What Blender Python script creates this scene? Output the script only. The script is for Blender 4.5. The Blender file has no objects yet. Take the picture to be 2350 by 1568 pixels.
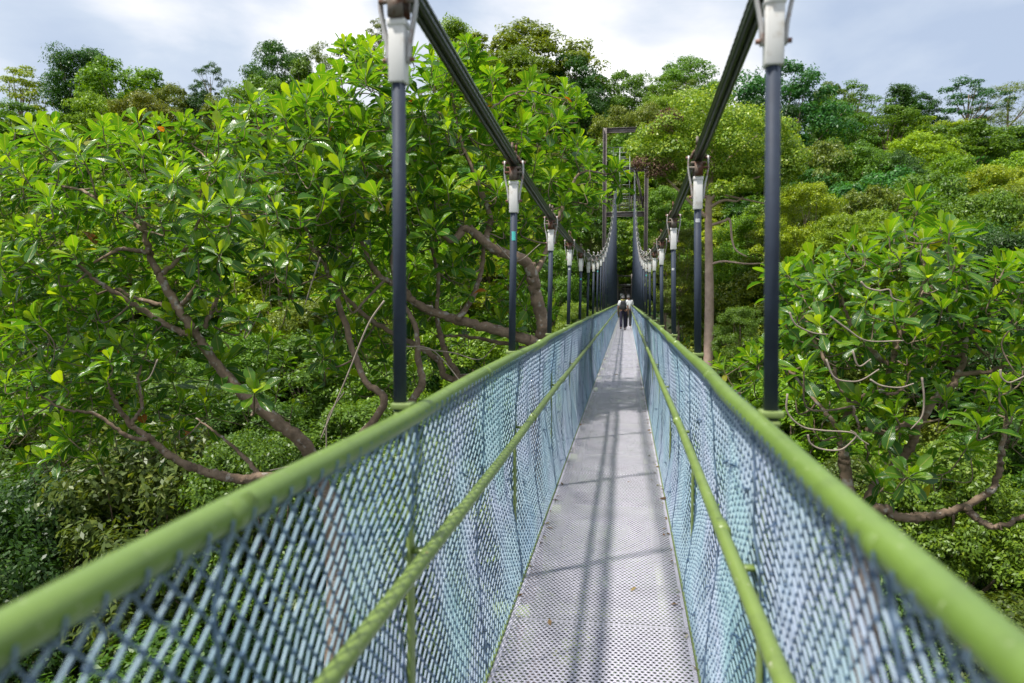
import bpy, bmesh, math, random
import numpy as np
from mathutils import Vector, Matrix

random.seed(7)
rng = np.random.default_rng(11)
S = bpy.context.scene
COL = S.collection
R = math.radians
up3 = np.array([0.0, 0.0, 1.0])

# ----------------------------------------------------------------------------- camera
EYE = np.array([0.125, 0.0, 1.65])
FPX = 1700.0                      # focal length in units of a 2350 x 1568 frame
PITCH = math.atan((784 - 688) / FPX)
YAW = math.atan((1437 - 1175) / FPX * math.cos(PITCH))
FWD = np.array([-math.sin(YAW) * math.cos(PITCH), math.cos(YAW) * math.cos(PITCH), -math.sin(PITCH)])
RGT = np.array([math.cos(YAW), math.sin(YAW), 0.0])
UPV = np.cross(RGT, FWD)


def at(px, py, Y):
    """point of the photograph's pixel (2350 wide) at world distance Y along the bridge"""
    r = RGT * ((px - 1175) / FPX) - UPV * ((py - 784) / FPX) + FWD
    return EYE + r * (Y / r[1])


cam_d = bpy.data.cameras.new('camera')
cam = bpy.data.objects.new('camera', cam_d)
COL.objects.link(cam)
cam.location = EYE
M = Matrix((RGT, UPV, -FWD)).transposed()
cam.rotation_euler = M.to_euler()
cam_d.sensor_width = 36
cam_d.lens = 36 * FPX / 2350
cam_d.clip_start = 0.05
cam_d.clip_end = 3000
cam_d.dof.use_dof = True
cam_d.dof.focus_distance = 9.0
cam_d.dof.aperture_fstop = 2.6
S.camera = cam

# ----------------------------------------------------------------------------- helpers


class MB:
    """collects vertices, quads and triangles into one mesh"""

    def __init__(self):
        self.v, self.q, self.t, self.n = [], [], [], 0
        self.attr = []          # optional per vertex value
        self.uv = []            # optional per vertex uv

    def add(self, V, Q=None, T=None, a=None, uv=None):
        V = np.asarray(V, float).reshape(-1, 3)
        if Q is not None and len(Q):
            self.q.append(np.asarray(Q, int).reshape(-1, 4) + self.n)
        if T is not None and len(T):
            self.t.append(np.asarray(T, int).reshape(-1, 3) + self.n)
        self.v.append(V)
        self.n += len(V)
        if a is not None:
            self.attr.append(np.asarray(a, float).ravel())
        if uv is not None:
            self.uv.append(np.asarray(uv, float).reshape(-1, 2))
        return self

    def box(self, c, s, rot=None):
        c, h = np.array(c, float), np.array(s, float) / 2
        P = np.array([[x, y, z] for x in (-1, 1) for y in (-1, 1) for z in (-1, 1)], float) * h
        if rot is not None:
            P = P @ np.array(rot).T
        return self.add(P + c, [[0, 1, 3, 2], [4, 6, 7, 5], [0, 4, 5, 1], [2, 3, 7, 6], [0, 2, 6, 4], [1, 5, 7, 3]])

    def tube(self, P, rad, n=8, cap=True):
        P = np.asarray(P, float)
        m = len(P)
        rad = np.full(m, rad, float) if np.isscalar(rad) else np.asarray(rad, float)
        T = np.gradient(P, axis=0)
        T /= np.linalg.norm(T, axis=1)[:, None] + 1e-9
        ref = np.array([0, 0, 1.0]) if abs(T[0, 2]) < 0.9 else np.array([1.0, 0, 0])
        N = np.zeros_like(P)
        u = np.cross(T[0], ref)
        u /= np.linalg.norm(u)
        for i in range(m):
            u = u - T[i] * np.dot(u, T[i])
            u /= np.linalg.norm(u) + 1e-9
            N[i] = u
        B = np.cross(T, N)
        an = np.linspace(0, 2 * math.pi, n, endpoint=False)
        V = (P[:, None, :] + rad[:, None, None] * (np.cos(an)[None, :, None] * N[:, None, :] + np.sin(an)[None, :, None] * B[:, None, :])).reshape(-1, 3)
        i = np.arange(m - 1)[:, None] * n
        j = np.arange(n)[None, :]
        j2 = (j + 1) % n
        Q = np.stack([i + j, i + j2, i + n + j2, i + n + j], -1).reshape(-1, 4)
        Tt = None
        if cap:
            V = np.vstack([V, P[0], P[-1]])
            a, b = m * n, m * n + 1
            j = np.arange(n)
            j2 = (j + 1) % n
            Tt = np.vstack([np.stack([np.full(n, a), j2, j], -1), np.stack([np.full(n, b), (m - 1) * n + j, (m - 1) * n + j2], -1)])
        return self.add(V, Q, Tt)

    def mesh(self, name, smooth=True):
        me = bpy.data.meshes.new(name)
        V = np.vstack(self.v)
        q = np.vstack(self.q) if self.q else np.zeros((0, 4), int)
        t = np.vstack(self.t) if self.t else np.zeros((0, 3), int)
        me.vertices.add(len(V))
        me.vertices.foreach_set('co', V.astype(np.float32).ravel())
        loops = np.concatenate([q.ravel(), t.ravel()]).astype(np.int32)
        me.loops.add(len(loops))
        me.loops.foreach_set('vertex_index', loops)
        me.polygons.add(len(q) + len(t))
        starts = np.concatenate([np.arange(len(q)) * 4, len(q) * 4 + np.arange(len(t)) * 3]).astype(np.int32)
        me.polygons.foreach_set('loop_start', starts)
        me.polygons.foreach_set('loop_total', np.concatenate([np.full(len(q), 4), np.full(len(t), 3)]).astype(np.int32))
        if smooth:
            me.polygons.foreach_set('use_smooth', np.ones(len(q) + len(t), bool))
        if self.attr:
            at_ = me.attributes.new('tone', 'FLOAT', 'POINT')
            at_.data.foreach_set('value', np.concatenate(self.attr).astype(np.float32))
        if self.uv:
            uvl = me.uv_layers.new(name='UVMap')
            uvl.data.foreach_set('uv', np.vstack(self.uv)[loops].astype(np.float32).ravel())
        me.update(calc_edges=True)
        me.validate()
        return me

    def build(self, name, mat, parent=None, smooth=True):
        return obj(name, self.mesh(name, smooth), mat, parent)


def obj(name, me, mat=None, parent=None):
    o = bpy.data.objects.new(name, me)
    COL.objects.link(o)
    if mat is not None and len(me.materials) == 0:
        me.materials.append(mat)
    if parent is not None:
        o.parent = parent
    return o


def tag(o, label=None, cat=None, group=None, kind=None):
    if label:
        o['label'] = label
    if cat:
        o['category'] = cat
    if group:
        o['group'] = group
    if kind:
        o['kind'] = kind
    return o


def empty(name, loc=(0, 0, 0), rz=0.0, label=None, cat=None, group=None):
    o = bpy.data.objects.new(name, None)
    COL.objects.link(o)
    o.empty_display_size = 0.2
    o.location = loc
    o.rotation_euler = (0, 0, rz)
    return tag(o, label, cat, group)


def copy_tree(o, parent=None):
    c = o.copy()
    COL.objects.link(c)
    c.parent = parent
    for ch in list(o.children):
        copy_tree(ch, c)
    return c


def bevel(o, w=0.003, seg=2):
    m = o.modifiers.new('bevel', 'BEVEL')
    m.width = w
    m.segments = seg
    m.limit_method = 'ANGLE'
    return o


def norm(a):
    return a / (np.linalg.norm(a, axis=-1, keepdims=True) + 1e-9)


def smooth_path(P, n=5):
    """Catmull-Rom through the given points"""
    P = np.asarray(P, float)
    if len(P) < 3:
        return np.array([P[0] + (P[-1] - P[0]) * k / n for k in range(n + 1)])
    Q = np.vstack([2 * P[0] - P[1], P, 2 * P[-1] - P[-2]])
    out = []
    for i in range(1, len(Q) - 2):
        a, b, c, d = Q[i - 1:i + 3]
        for k in range(n):
            t = k / n
            out.append(0.5 * (2 * b + (c - a) * t + (2 * a - 5 * b + 4 * c - d) * t * t + (3 * b - a - 3 * c + d) * t ** 3))
    out.append(P[-1])
    return np.array(out)


def sstep(t):
    t = np.clip(t, 0, 1)
    return t * t * (3 - 2 * t)


# ----------------------------------------------------------------------------- materials
def mat(name):
    m = bpy.data.materials.new(name)
    m.use_nodes = True
    nt = m.node_tree
    nt.nodes.clear()
    return m, nt.nodes, nt.links


def simple(name, col, rough=0.6, metal=0.0, var=0.25, scale=6.0, col2=None, bump=0.0, bscale=60.0, spec=0.5, thr=(0.35, 0.7)):
    """principled surface whose colour wanders between two tones with object-space noise"""
    m, N, L = mat(name)
    out = N.new('ShaderNodeOutputMaterial')
    p = N.new('ShaderNodeBsdfPrincipled')
    L.new(p.outputs[0], out.inputs[0])
    tc = N.new('ShaderNodeTexCoord')
    nz = N.new('ShaderNodeTexNoise')
    nz.inputs['Scale'].default_value = scale
    nz.inputs['Detail'].default_value = 6
    nz.inputs['Roughness'].default_value = 0.65
    L.new(tc.outputs['Object'], nz.inputs['Vector'])
    rp = N.new('ShaderNodeValToRGB')
    c2 = col2 if col2 else tuple(c * (1 - var) for c in col)
    rp.color_ramp.elements[0].position = thr[0]
    rp.color_ramp.elements[1].position = thr[1]
    rp.color_ramp.elements[0].color = (*c2, 1)
    rp.color_ramp.elements[1].color = (*col, 1)
    L.new(nz.outputs['Fac'], rp.inputs[0])
    L.new(rp.outputs[0], p.inputs['Base Color'])
    p.inputs['Roughness'].default_value = rough
    p.inputs['Metallic'].default_value = metal
    p.inputs['Specular IOR Level'].default_value = spec
    if bump:
        n2 = N.new('ShaderNodeTexNoise')
        n2.inputs['Scale'].default_value = bscale
        n2.inputs['Detail'].default_value = 4
        L.new(tc.outputs['Object'], n2.inputs['Vector'])
        b = N.new('ShaderNodeBump')
        b.inputs['Strength'].default_value = bump
        b.inputs['Distance'].default_value = 0.01
        L.new(n2.outputs['Fac'], b.inputs['Height'])
        L.new(b.outputs[0], p.inputs['Normal'])
    return m


def leaf_mat(name, ramp, trans, tmix=0.35, rough=0.4, spec=0.4, objcol=False, tone=False, veins=False, coat=0.0):
    """foliage: colour by leaf (random per island), glossy face, light coming through"""
    m, N, L = mat(name)
    out = N.new('ShaderNodeOutputMaterial')
    p = N.new('ShaderNodeBsdfPrincipled')
    tr = N.new('ShaderNodeBsdfTranslucent')
    mx = N.new('ShaderNodeMixShader')
    mx.inputs[0].default_value = tmix
    L.new(p.outputs[0], mx.inputs[1])
    L.new(tr.outputs[0], mx.inputs[2])
    L.new(mx.outputs[0], out.inputs[0])
    ge = N.new('ShaderNodeNewGeometry')
    rp = N.new('ShaderNodeValToRGB')
    els = rp.color_ramp.elements
    els[0].position, els[1].position = ramp[0][0], ramp[-1][0]
    els[0].color, els[1].color = (*ramp[0][1], 1), (*ramp[-1][1], 1)
    for pos, c in ramp[1:-1]:
        e = els.new(pos)
        e.color = (*c, 1)
    if tone:
        a = N.new('ShaderNodeAttribute')
        a.attribute_name = 'tone'
        L.new(a.outputs['Fac'], rp.inputs[0])
    else:
        L.new(ge.outputs['Random Per Island'], rp.inputs[0])
    col = rp.outputs[0]
    if objcol:
        oi = N.new('ShaderNodeObjectInfo')
        mm = N.new('ShaderNodeMix')
        mm.data_type = 'RGBA'
        mm.blend_type = 'MULTIPLY'
        mm.inputs[0].default_value = 1
        L.new(col, mm.inputs[6])
        L.new(oi.outputs['Color'], mm.inputs[7])
        col = mm.outputs[2]
    if veins:
        uv = N.new('ShaderNodeUVMap')
        sx = N.new('ShaderNodeSeparateXYZ')
        L.new(uv.outputs[0], sx.inputs[0])
        ab = N.new('ShaderNodeMath'); ab.operation = 'ABSOLUTE'
        L.new(sx.outputs[0], ab.inputs[0])
        lt = N.new('ShaderNodeMath'); lt.operation = 'LESS_THAN'; lt.inputs[1].default_value = 0.07
        L.new(ab.outputs[0], lt.inputs[0])
        mr = N.new('ShaderNodeMix'); mr.data_type = 'RGBA'
        L.new(lt.outputs[0], mr.inputs[0])
        L.new(col, mr.inputs[6])
        mr.inputs[7].default_value = (0.30, 0.36, 0.06, 1)
        col = mr.outputs[2]
        # side veins: ripples that run obliquely from the midrib
        m1 = N.new('ShaderNodeMath'); m1.operation = 'MULTIPLY_ADD'
        L.new(ab.outputs[0], m1.inputs[0]); m1.inputs[1].default_value = -0.25
        L.new(sx.outputs[1], m1.inputs[2])
        m2 = N.new('ShaderNodeMath'); m2.operation = 'MULTIPLY'; m2.inputs[1].default_value = 95.0
        L.new(m1.outputs[0], m2.inputs[0])
        m3 = N.new('ShaderNodeMath'); m3.operation = 'SINE'
        L.new(m2.outputs[0], m3.inputs[0])
        b = N.new('ShaderNodeBump'); b.inputs['Strength'].default_value = 0.35; b.inputs['Distance'].default_value = 0.004
        L.new(m3.outputs[0], b.inputs['Height'])
        L.new(b.outputs[0], p.inputs['Normal'])
    L.new(col, p.inputs['Base Color'])
    p.inputs['Roughness'].default_value = rough
    p.inputs['Specular IOR Level'].default_value = spec
    tm = N.new('ShaderNodeMix'); tm.data_type = 'RGBA'; tm.blend_type = 'MULTIPLY'; tm.inputs[0].default_value = 1
    L.new(col, tm.inputs[6])
    tm.inputs[7].default_value = (*trans, 1)
    L.new(tm.outputs[2], tr.inputs['Color'])
    return m


MT = {}
MT['rail'] = simple('green_rail_paint', (0.34, 0.44, 0.17), 0.40, var=0.3, scale=2.5, col2=(0.23, 0.34, 0.10), bump=0.12, bscale=35)
MT['mid'] = simple('green_mid_rail_paint', (0.34, 0.43, 0.17), 0.45, scale=5, col2=(0.23, 0.32, 0.11), bump=0.1, bscale=60)
MT['pole'] = simple('slate_blue_pole_paint', (0.040, 0.054, 0.082), 0.62, scale=9, col2=(0.028, 0.037, 0.058), bump=0.05, bscale=80, spec=0.3)
MT['socket'] = simple('white_socket_paint', (0.78, 0.77, 0.74), 0.45, scale=14, col2=(0.50, 0.44, 0.36), thr=(0.28, 0.45))
MT['strap'] = simple('grey_strap_steel', (0.50, 0.49, 0.48), 0.5, 0.3, scale=18, col2=(0.28, 0.17, 0.12), thr=(0.36, 0.50))
MT['clamp'] = simple('rusty_clamp_steel', (0.20, 0.17, 0.14), 0.6, 0.3, scale=16, col2=(0.12, 0.045, 0.02), thr=(0.42, 0.58))
MT['bolt'] = simple('rusty_bolt', (0.30, 0.20, 0.16), 0.6, 0.4, scale=40, col2=(0.16, 0.05, 0.03))
MT['cable'] = simple('dark_cable_sheath', (0.030, 0.036, 0.026), 0.33, scale=20, col2=(0.018, 0.024, 0.016))
MT['steel'] = simple('brown_grey_steel', (0.20, 0.175, 0.165), 0.55, 0.1, scale=3, col2=(0.13, 0.11, 0.10))
MT['ladder'] = simple('galvanised_ladder', (0.42, 0.44, 0.42), 0.5, 0.3, scale=8, col2=(0.25, 0.27, 0.25))
MT['under'] = simple('green_beam_paint', (0.22, 0.30, 0.10), 0.5, scale=3)
MT['bark'] = simple('brown_bark', (0.27, 0.18, 0.115), 0.85, scale=7, col2=(0.10, 0.062, 0.04), thr=(0.3, 0.62), bump=1.0, bscale=22)
MT['bark_pale'] = simple('pale_bark', (0.34, 0.27, 0.20), 0.85, scale=2.0, col2=(0.19, 0.13, 0.09), bump=0.5, bscale=12)
MT['twig'] = simple('pale_dead_twig', (0.40, 0.34, 0.27), 0.85, scale=9, col2=(0.24, 0.19, 0.15))
MT['branch'] = simple('grey_brown_twig_bark', (0.30, 0.225, 0.16), 0.85, scale=3, col2=(0.12, 0.085, 0.06), bump=0.4, bscale=40)
MT['skin'] = simple('skin', (0.36, 0.19, 0.12), 0.5, var=0.1)
MT['shirt'] = simple('white_cotton', (0.80, 0.80, 0.80), 0.8, var=0.08, bump=0.2, bscale=25)
MT['navy'] = simple('navy_cloth', (0.020, 0.018, 0.045), 0.85, var=0.3, bump=0.2, bscale=25)
MT['grey_cloth'] = simple('dark_grey_cloth', (0.030, 0.034, 0.036), 0.85, var=0.3, bump=0.2, bscale=25)
MT['hair'] = simple('greying_hair', (0.035, 0.030, 0.030), 0.6, scale=60, col2=(0.10, 0.10, 0.105))
MT['bag'] = simple('black_nylon', (0.014, 0.017, 0.020), 0.6, var=0.3, bump=0.2, bscale=60)
MT['shoe_black'] = simple('black_shoe', (0.012, 0.012, 0.014), 0.5)
MT['shoe_white'] = simple('white_shoe', (0.72, 0.72, 0.70), 0.5)
MT['sign'] = simple('white_sign_face', (0.75, 0.75, 0.72), 0.5, var=0.05)
MT['teal'] = simple('teal_sticker', (0.10, 0.62, 0.58), 0.5, var=0.1)
MT['pale_tag'] = simple('pale_sticker', (0.62, 0.64, 0.66), 0.5, var=0.1)
MT['paint_green'] = simple('bracket_green', (0.25, 0.33, 0.10), 0.5, scale=8, col2=(0.16, 0.23, 0.06))
MT['yellow'] = simple('yellow_scarf_cloth', (0.75, 0.68, 0.20), 0.8)


def worn_paint(name, top, low, chip):
    """weathered paint: two tones, grime streaks, small chips down to primer and rust"""
    m = simple(name, top, 0.45, scale=2.2, col2=low, bump=0.10, bscale=45, spec=0.7)
    nt = m.node_tree
    N, L = nt.nodes, nt.links
    p = next(n for n in N if n.type == 'BSDF_PRINCIPLED')
    p.inputs['Coat Weight'].default_value = 0.35
    p.inputs['Coat Roughness'].default_value = 0.38
    src = p.inputs['Base Color'].links[0].from_socket
    tc = next(n for n in N if n.type == 'TEX_COORD')

    def layer(src, scale, lo, hi, col, amt, det=5):
        nz = N.new('ShaderNodeTexNoise'); nz.inputs['Scale'].default_value = scale; nz.inputs['Detail'].default_value = det
        nz.inputs['Roughness'].default_value = 0.6
        L.new(tc.outputs['Object'], nz.inputs['Vector'])
        mr = N.new('ShaderNodeMapRange'); mr.inputs['From Min'].default_value = lo; mr.inputs['From Max'].default_value = hi; mr.inputs['To Max'].default_value = amt
        L.new(nz.outputs['Fac'], mr.inputs['Value'])
        mx = N.new('ShaderNodeMix'); mx.data_type = 'RGBA'
        L.new(mr.outputs[0], mx.inputs[0]); L.new(src, mx.inputs[6]); mx.inputs[7].default_value = (*col, 1)
        return mx.outputs[2], mr.outputs[0]
    src, _ = layer(src, 9, 0.52, 0.75, (low[0] * 0.55, low[1] * 0.55, low[2] * 0.6), 0.55)
    src, _ = layer(src, 55, 0.66, 0.72, chip, 0.8, 3)
    src, _ = layer(src, 23, 0.735, 0.76, (0.20, 0.07, 0.03), 0.9, 3)
    L.new(src, p.inputs['Base Color'])
    return m


MT['rail'] = worn_paint('green_rail_paint', (0.165, 0.262, 0.036), (0.122, 0.205, 0.026), (0.42, 0.46, 0.28))
MT['mid'] = worn_paint('green_mid_rail_paint', (0.205, 0.29, 0.06), (0.155, 0.23, 0.04), (0.62, 0.58, 0.48))


def bark_mat(name, dark, mid, pale, scale):
    m = simple(name, mid, 0.9, scale=scale, col2=dark, thr=(0.3, 0.62), bump=1.0, bscale=26, spec=0.2)
    N, L = m.node_tree.nodes, m.node_tree.links
    p = next(n for n in N if n.type == 'BSDF_PRINCIPLED')
    src = p.inputs['Base Color'].links[0].from_socket
    tc = next(n for n in N if n.type == 'TEX_COORD')
    nz = N.new('ShaderNodeTexNoise'); nz.inputs['Scale'].default_value = 11; nz.inputs['Detail'].default_value = 6
    L.new(tc.outputs['Object'], nz.inputs['Vector'])
    mr = N.new('ShaderNodeMapRange'); mr.inputs['From Min'].default_value = 0.58; mr.inputs['From Max'].default_value = 0.66; mr.inputs['To Max'].default_value = 0.75
    L.new(nz.outputs['Fac'], mr.inputs['Value'])
    mx = N.new('ShaderNodeMix'); mx.data_type = 'RGBA'
    L.new(mr.outputs[0], mx.inputs[0]); L.new(src, mx.inputs[6]); mx.inputs[7].default_value = (*pale, 1)
    L.new(mx.outputs[2], p.inputs['Base Color'])
    return m


MT['bark'] = bark_mat('brown_lichened_bark', (0.11, 0.078, 0.056), (0.285, 0.205, 0.145), (0.43, 0.40, 0.36), 6)


def net_mat():
    m, N, L = mat('blue_green_net_rope')
    out = N.new('ShaderNodeOutputMaterial')
    p = N.new('ShaderNodeBsdfPrincipled')
    L.new(p.outputs[0], out.inputs[0])
    tc = N.new('ShaderNodeTexCoord')
    mp = N.new('ShaderNodeMapping'); mp.inputs['Scale'].default_value = (1, 0.55, 0.9)
    L.new(tc.outputs['Object'], mp.inputs[0])
    nz = N.new('ShaderNodeTexNoise'); nz.inputs['Scale'].default_value = 0.9; nz.inputs['Detail'].default_value = 3
    L.new(mp.outputs[0], nz.inputs['Vector'])
    rp = N.new('ShaderNodeValToRGB')
    e = rp.color_ramp.elements
    e[0].position, e[1].position = 0.30, 0.72
    e[0].color, e[1].color = (0.18, 0.30, 0.42, 1), (0.21, 0.355, 0.40, 1)
    k = e.new(0.44); k.color = (0.25, 0.37, 0.44, 1)
    k = e.new(0.56); k.color = (0.29, 0.355, 0.47, 1)
    k = e.new(0.64); k.color = (0.23, 0.37, 0.42, 1)
    L.new(nz.outputs['Fac'], rp.inputs[0])
    # knots are darker and bluer; back-leaning strands get painted shade (the tone stored on the mesh)
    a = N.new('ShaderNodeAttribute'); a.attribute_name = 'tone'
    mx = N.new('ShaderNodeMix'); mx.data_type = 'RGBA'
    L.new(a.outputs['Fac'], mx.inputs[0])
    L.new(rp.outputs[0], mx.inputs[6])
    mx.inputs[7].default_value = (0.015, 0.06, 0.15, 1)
    L.new(mx.outputs[2], p.inputs['Base Color'])
    p.inputs['Roughness'].default_value = 0.5
    p.inputs['Specular IOR Level'].default_value = 0.5
    p.inputs['Roughness'].default_value = 0.38
    return m


MT['net'] = net_mat()


def deck_mat():
    """light metal sheet with staggered punched holes (really see-through) and raised rims"""
    m, N, L = mat('perforated_deck_metal')
    out = N.new('ShaderNodeOutputMaterial')
    p = N.new('ShaderNodeBsdfPrincipled')
    tr = N.new('ShaderNodeBsdfTransparent')
    mx = N.new('ShaderNodeMixShader')
    L.new(p.outputs[0], mx.inputs[1]); L.new(tr.outputs[0], mx.inputs[2]); L.new(mx.outputs[0], out.inputs[0])
    tc = N.new('ShaderNodeTexCoord')
    sp = N.new('ShaderNodeSeparateXYZ')
    L.new(tc.outputs['Object'], sp.inputs[0])

    def mth(op, a, b=None, c=None):
        n = N.new('ShaderNodeMath'); n.operation = op
        for i, v in enumerate((a, b, c)):
            if v is None:
                continue
            if isinstance(v, (int, float)):
                n.inputs[i].default_value = v
            else:
                L.new(v, n.inputs[i])
        return n.outputs[0]
    px, py = 0.026, 0.0225
    v = mth('DIVIDE', sp.outputs[1], py)
    row = mth('FLOOR', v)
    odd = mth('MODULO', mth('ABSOLUTE', row), 2.0)
    u = mth('ADD', mth('DIVIDE', sp.outputs[0], px), mth('MULTIPLY', odd, 0.5))
    fu = mth('SUBTRACT', mth('FRACT', mth('ADD', u, 100.0)), 0.5)
    fv = mth('MULTIPLY', mth('SUBTRACT', mth('FRACT', mth('ADD', v, 100.0)), 0.5), py / px)
    d = mth('SQRT', mth('ADD', mth('MULTIPLY', fu, fu), mth('MULTIPLY', fv, fv)))
    # joints between sheets every 1.04 m carry no holes
    jy = mth('ABSOLUTE', mth('SUBTRACT', mth('FRACT', mth('ADD', mth('DIVIDE', sp.outputs[1], 1.04), 50.0)), 0.5))
    joint = mth('LESS_THAN', jy, 0.009)
    edge = mth('GREATER_THAN', mth('ABSOLUTE', sp.outputs[0]), 0.425)
    solid = mth('MAXIMUM', joint, edge)
    hole = mth('MULTIPLY', mth('LESS_THAN', d, 0.30), mth('SUBTRACT', 1.0, solid))
    L.new(hole, mx.inputs[0])
    nz = N.new('ShaderNodeTexNoise'); nz.inputs['Scale'].default_value = 3.0; nz.inputs['Detail'].default_value = 7; nz.inputs['Roughness'].default_value = 0.7
    L.new(tc.outputs['Object'], nz.inputs['Vector'])
    rp = N.new('ShaderNodeValToRGB')
    e = rp.color_ramp.elements
    e[0].position, e[1].position = 0.3, 0.65
    e[0].color, e[1].color = (0.47, 0.46, 0.52, 1), (0.61, 0.59, 0.675, 1)
    L.new(nz.outputs['Fac'], rp.inputs[0])
    # dirt beside the joints
    dk = mth('MULTIPLY', mth('LESS_THAN', mth('ABSOLUTE', mth('SUBTRACT', jy, 0.009)), 0.0035), 0.55)
    mm = N.new('ShaderNodeMix'); mm.data_type = 'RGBA'
    L.new(dk, mm.inputs[0]); L.new(rp.outputs[0], mm.inputs[6]); mm.inputs[7].default_value = (0.09, 0.10, 0.08, 1)
    L.new(mm.outputs[2], p.inputs['Base Color'])
    p.inputs['Roughness'].default_value = 0.55
    p.inputs['Metallic'].default_value = 0.15
    rim = N.new('ShaderNodeMapRange'); rim.inputs['From Min'].default_value = 0.30; rim.inputs['From Max'].default_value = 0.42
    rim.inputs['To Min'].default_value = 1.0; rim.inputs['To Max'].default_value = 0.0
    L.new(d, rim.inputs['Value'])
    b = N.new('ShaderNodeBump'); b.inputs['Strength'].default_value = 0.8; b.inputs['Distance'].default_value = 0.004
    L.new(rim.outputs[0], b.inputs['Height']); L.new(b.outputs[0], p.inputs['Normal'])
    return m


MT['deck'] = deck_mat()
# big glossy leaves: tone runs 0 (old, dark) .. 1 (young, yellow-green); above 1.0 rusty
MT['bigleaf'] = leaf_mat('broad_glossy_leaf', [(0.0, (0.030, 0.092, 0.017)), (0.45, (0.064, 0.175, 0.015)), (0.75, (0.16, 0.31, 0.012)), (0.92, (0.34, 0.46, 0.018)), (0.97, (0.30, 0.30, 0.02)), (1.0, (0.35, 0.10, 0.02))],
                         (2.0, 1.9, 0.6), 0.42, 0.25, 0.6, tone=True, veins=True)
MT['forest'] = leaf_mat('forest_leaf', [(0.0, (0.55, 0.60, 0.50)), (0.5, (1.0, 1.0, 1.0)), (0.85, (1.35, 1.25, 1.0)), (1.0, (1.9, 1.5, 1.2))], (1.7, 1.6, 0.6), 0.30, 0.42, 0.4, objcol=True)
MT['lime'] = leaf_mat('lime_leaf', [(0.0, (0.095, 0.18, 0.020)), (0.5, (0.23, 0.37, 0.030)), (1.0, (0.42, 0.50, 0.055))], (1.5, 1.5, 0.6), 0.32, 0.42, 0.4)
MT['dry'] = leaf_mat('dry_reddish_leaf', [(0.0, (0.10, 0.055, 0.04)), (0.5, (0.19, 0.10, 0.08)), (0.8, (0.26, 0.19, 0.10)), (1.0, (0.20, 0.24, 0.05))], (1, 0.8, 0.7), 0.2, 0.6, 0.2)


def ground_mat():
    m, N, L = mat('forest_floor')
    out = N.new('ShaderNodeOutputMaterial')
    p = N.new('ShaderNodeBsdfPrincipled')
    L.new(p.outputs[0], out.inputs[0])
    tc = N.new('ShaderNodeTexCoord')
    nz = N.new('ShaderNodeTexNoise'); nz.inputs['Scale'].default_value = 0.6; nz.inputs['Detail'].default_value = 9
    L.new(tc.outputs['Object'], nz.inputs['Vector'])
    rp = N.new('ShaderNodeValToRGB')
    rp.color_ramp.elements[0].position, rp.color_ramp.elements[1].position = 0.35, 0.7
    rp.color_ramp.elements[0].color = (0.028, 0.022, 0.012, 1)
    rp.color_ramp.elements[1].color = (0.035, 0.062, 0.014, 1)
    L.new(nz.outputs['Fac'], rp.inputs[0]); L.new(rp.outputs[0], p.inputs['Base Color'])
    p.inputs['Roughness'].default_value = 0.95
    b = N.new('ShaderNodeBump'); b.inputs['Strength'].default_value = 1; b.inputs['Distance'].default_value = 0.3
    L.new(nz.outputs['Fac'], b.inputs['Height']); L.new(b.outputs[0], p.inputs['Normal'])
    return m


MT['ground'] = ground_mat()

# ----------------------------------------------------------------------------- terrain


def ground_z(x, y):
    x, y = np.asarray(x, float), np.asarray(y, float)
    z = -15.5 + 13.0 * sstep((y - 12) / 48.0)
    z = z + np.where(y > 60, (np.minimum(y, 150) - 60) * 0.36, 0) - np.where(y > 150, (y - 150) * 0.02, 0)
    z = z + 0.9 * np.sin(x * 0.11 + 1.3) * np.cos(y * 0.09) + 0.5 * np.sin(x * 0.31 + y * 0.23)
    return z


g = MB()
gx = np.concatenate([np.linspace(-900, -160, 12), np.linspace(-150, 150, 101), np.linspace(160, 900, 12)])
gy = np.concatenate([np.linspace(-400, -60, 10), np.linspace(-50, 180, 93), np.linspace(200, 1500, 16)])
GX, GY = np.meshgrid(gx, gy)
nx, ny = len(gx), len(gy)
i = np.arange(ny - 1)[:, None] * nx
j = np.arange(nx - 1)[None, :]
g.add(np.stack([GX, GY, ground_z(GX, GY)], -1).reshape(-1, 3), np.stack([i + j, i + j + 1, i + nx + j + 1, i + nx + j], -1).reshape(-1, 4))
tag(g.build('ground', MT['ground']), 'dark forest floor of the valley and hillside', 'ground', kind='structure')

# ----------------------------------------------------------------------------- bridge
D = 2.08                      # distance between hangers
YEND = 54.0                   # end of the hanging span
XH, XR, XM, XD = 0.504, 0.470, 0.430, 0.442
ZR, ZM = 1.315, 0.885


def sag(y):
    """height of the walkway, a shallow curve"""
    y = np.asarray(y, float)
    y = np.maximum(y, -4.0)
    return 0.08 * (1 - np.exp(-y / 6.0)) + 0.00006 * np.maximum(y, 0) ** 2


def rise(y):
    """height that the handrail follows"""
    y = np.maximum(np.asarray(y, float), -4.0)
    p = np.maximum(y, 0)
    return 0.02 * (1 - np.exp(-p / 3.0)) + 0.0067 * np.minimum(y, 0) + 0.002 * np.minimum(p, 8) - 0.000010 * p ** 2


def cable_z(y):
    y = np.asarray(y, float)
    d = y - 8.5
    return 1.65 + 0.665 + np.where(d < 0, 0.0057, 0.0044) * d * d


bridge = empty('suspension_footbridge', (0, 0, 0), 0,
               'narrow suspension footbridge with perforated grey deck, green handrails and blue rope netting', 'footbridge')

ys = np.arange(-4.0, 60.01, 1.04)
# deck
dk = MB()
V, Q = [], []
for y in ys:
    V += [[-XD, y, float(sag(y))], [XD, y, float(sag(y))]]
for k in range(len(ys) - 1):
    Q.append([2 * k, 2 * k + 1, 2 * k + 3, 2 * k + 2])
dk.add(V, Q)
deck = dk.build('deck', MT['deck'], bridge, smooth=False)
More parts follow.
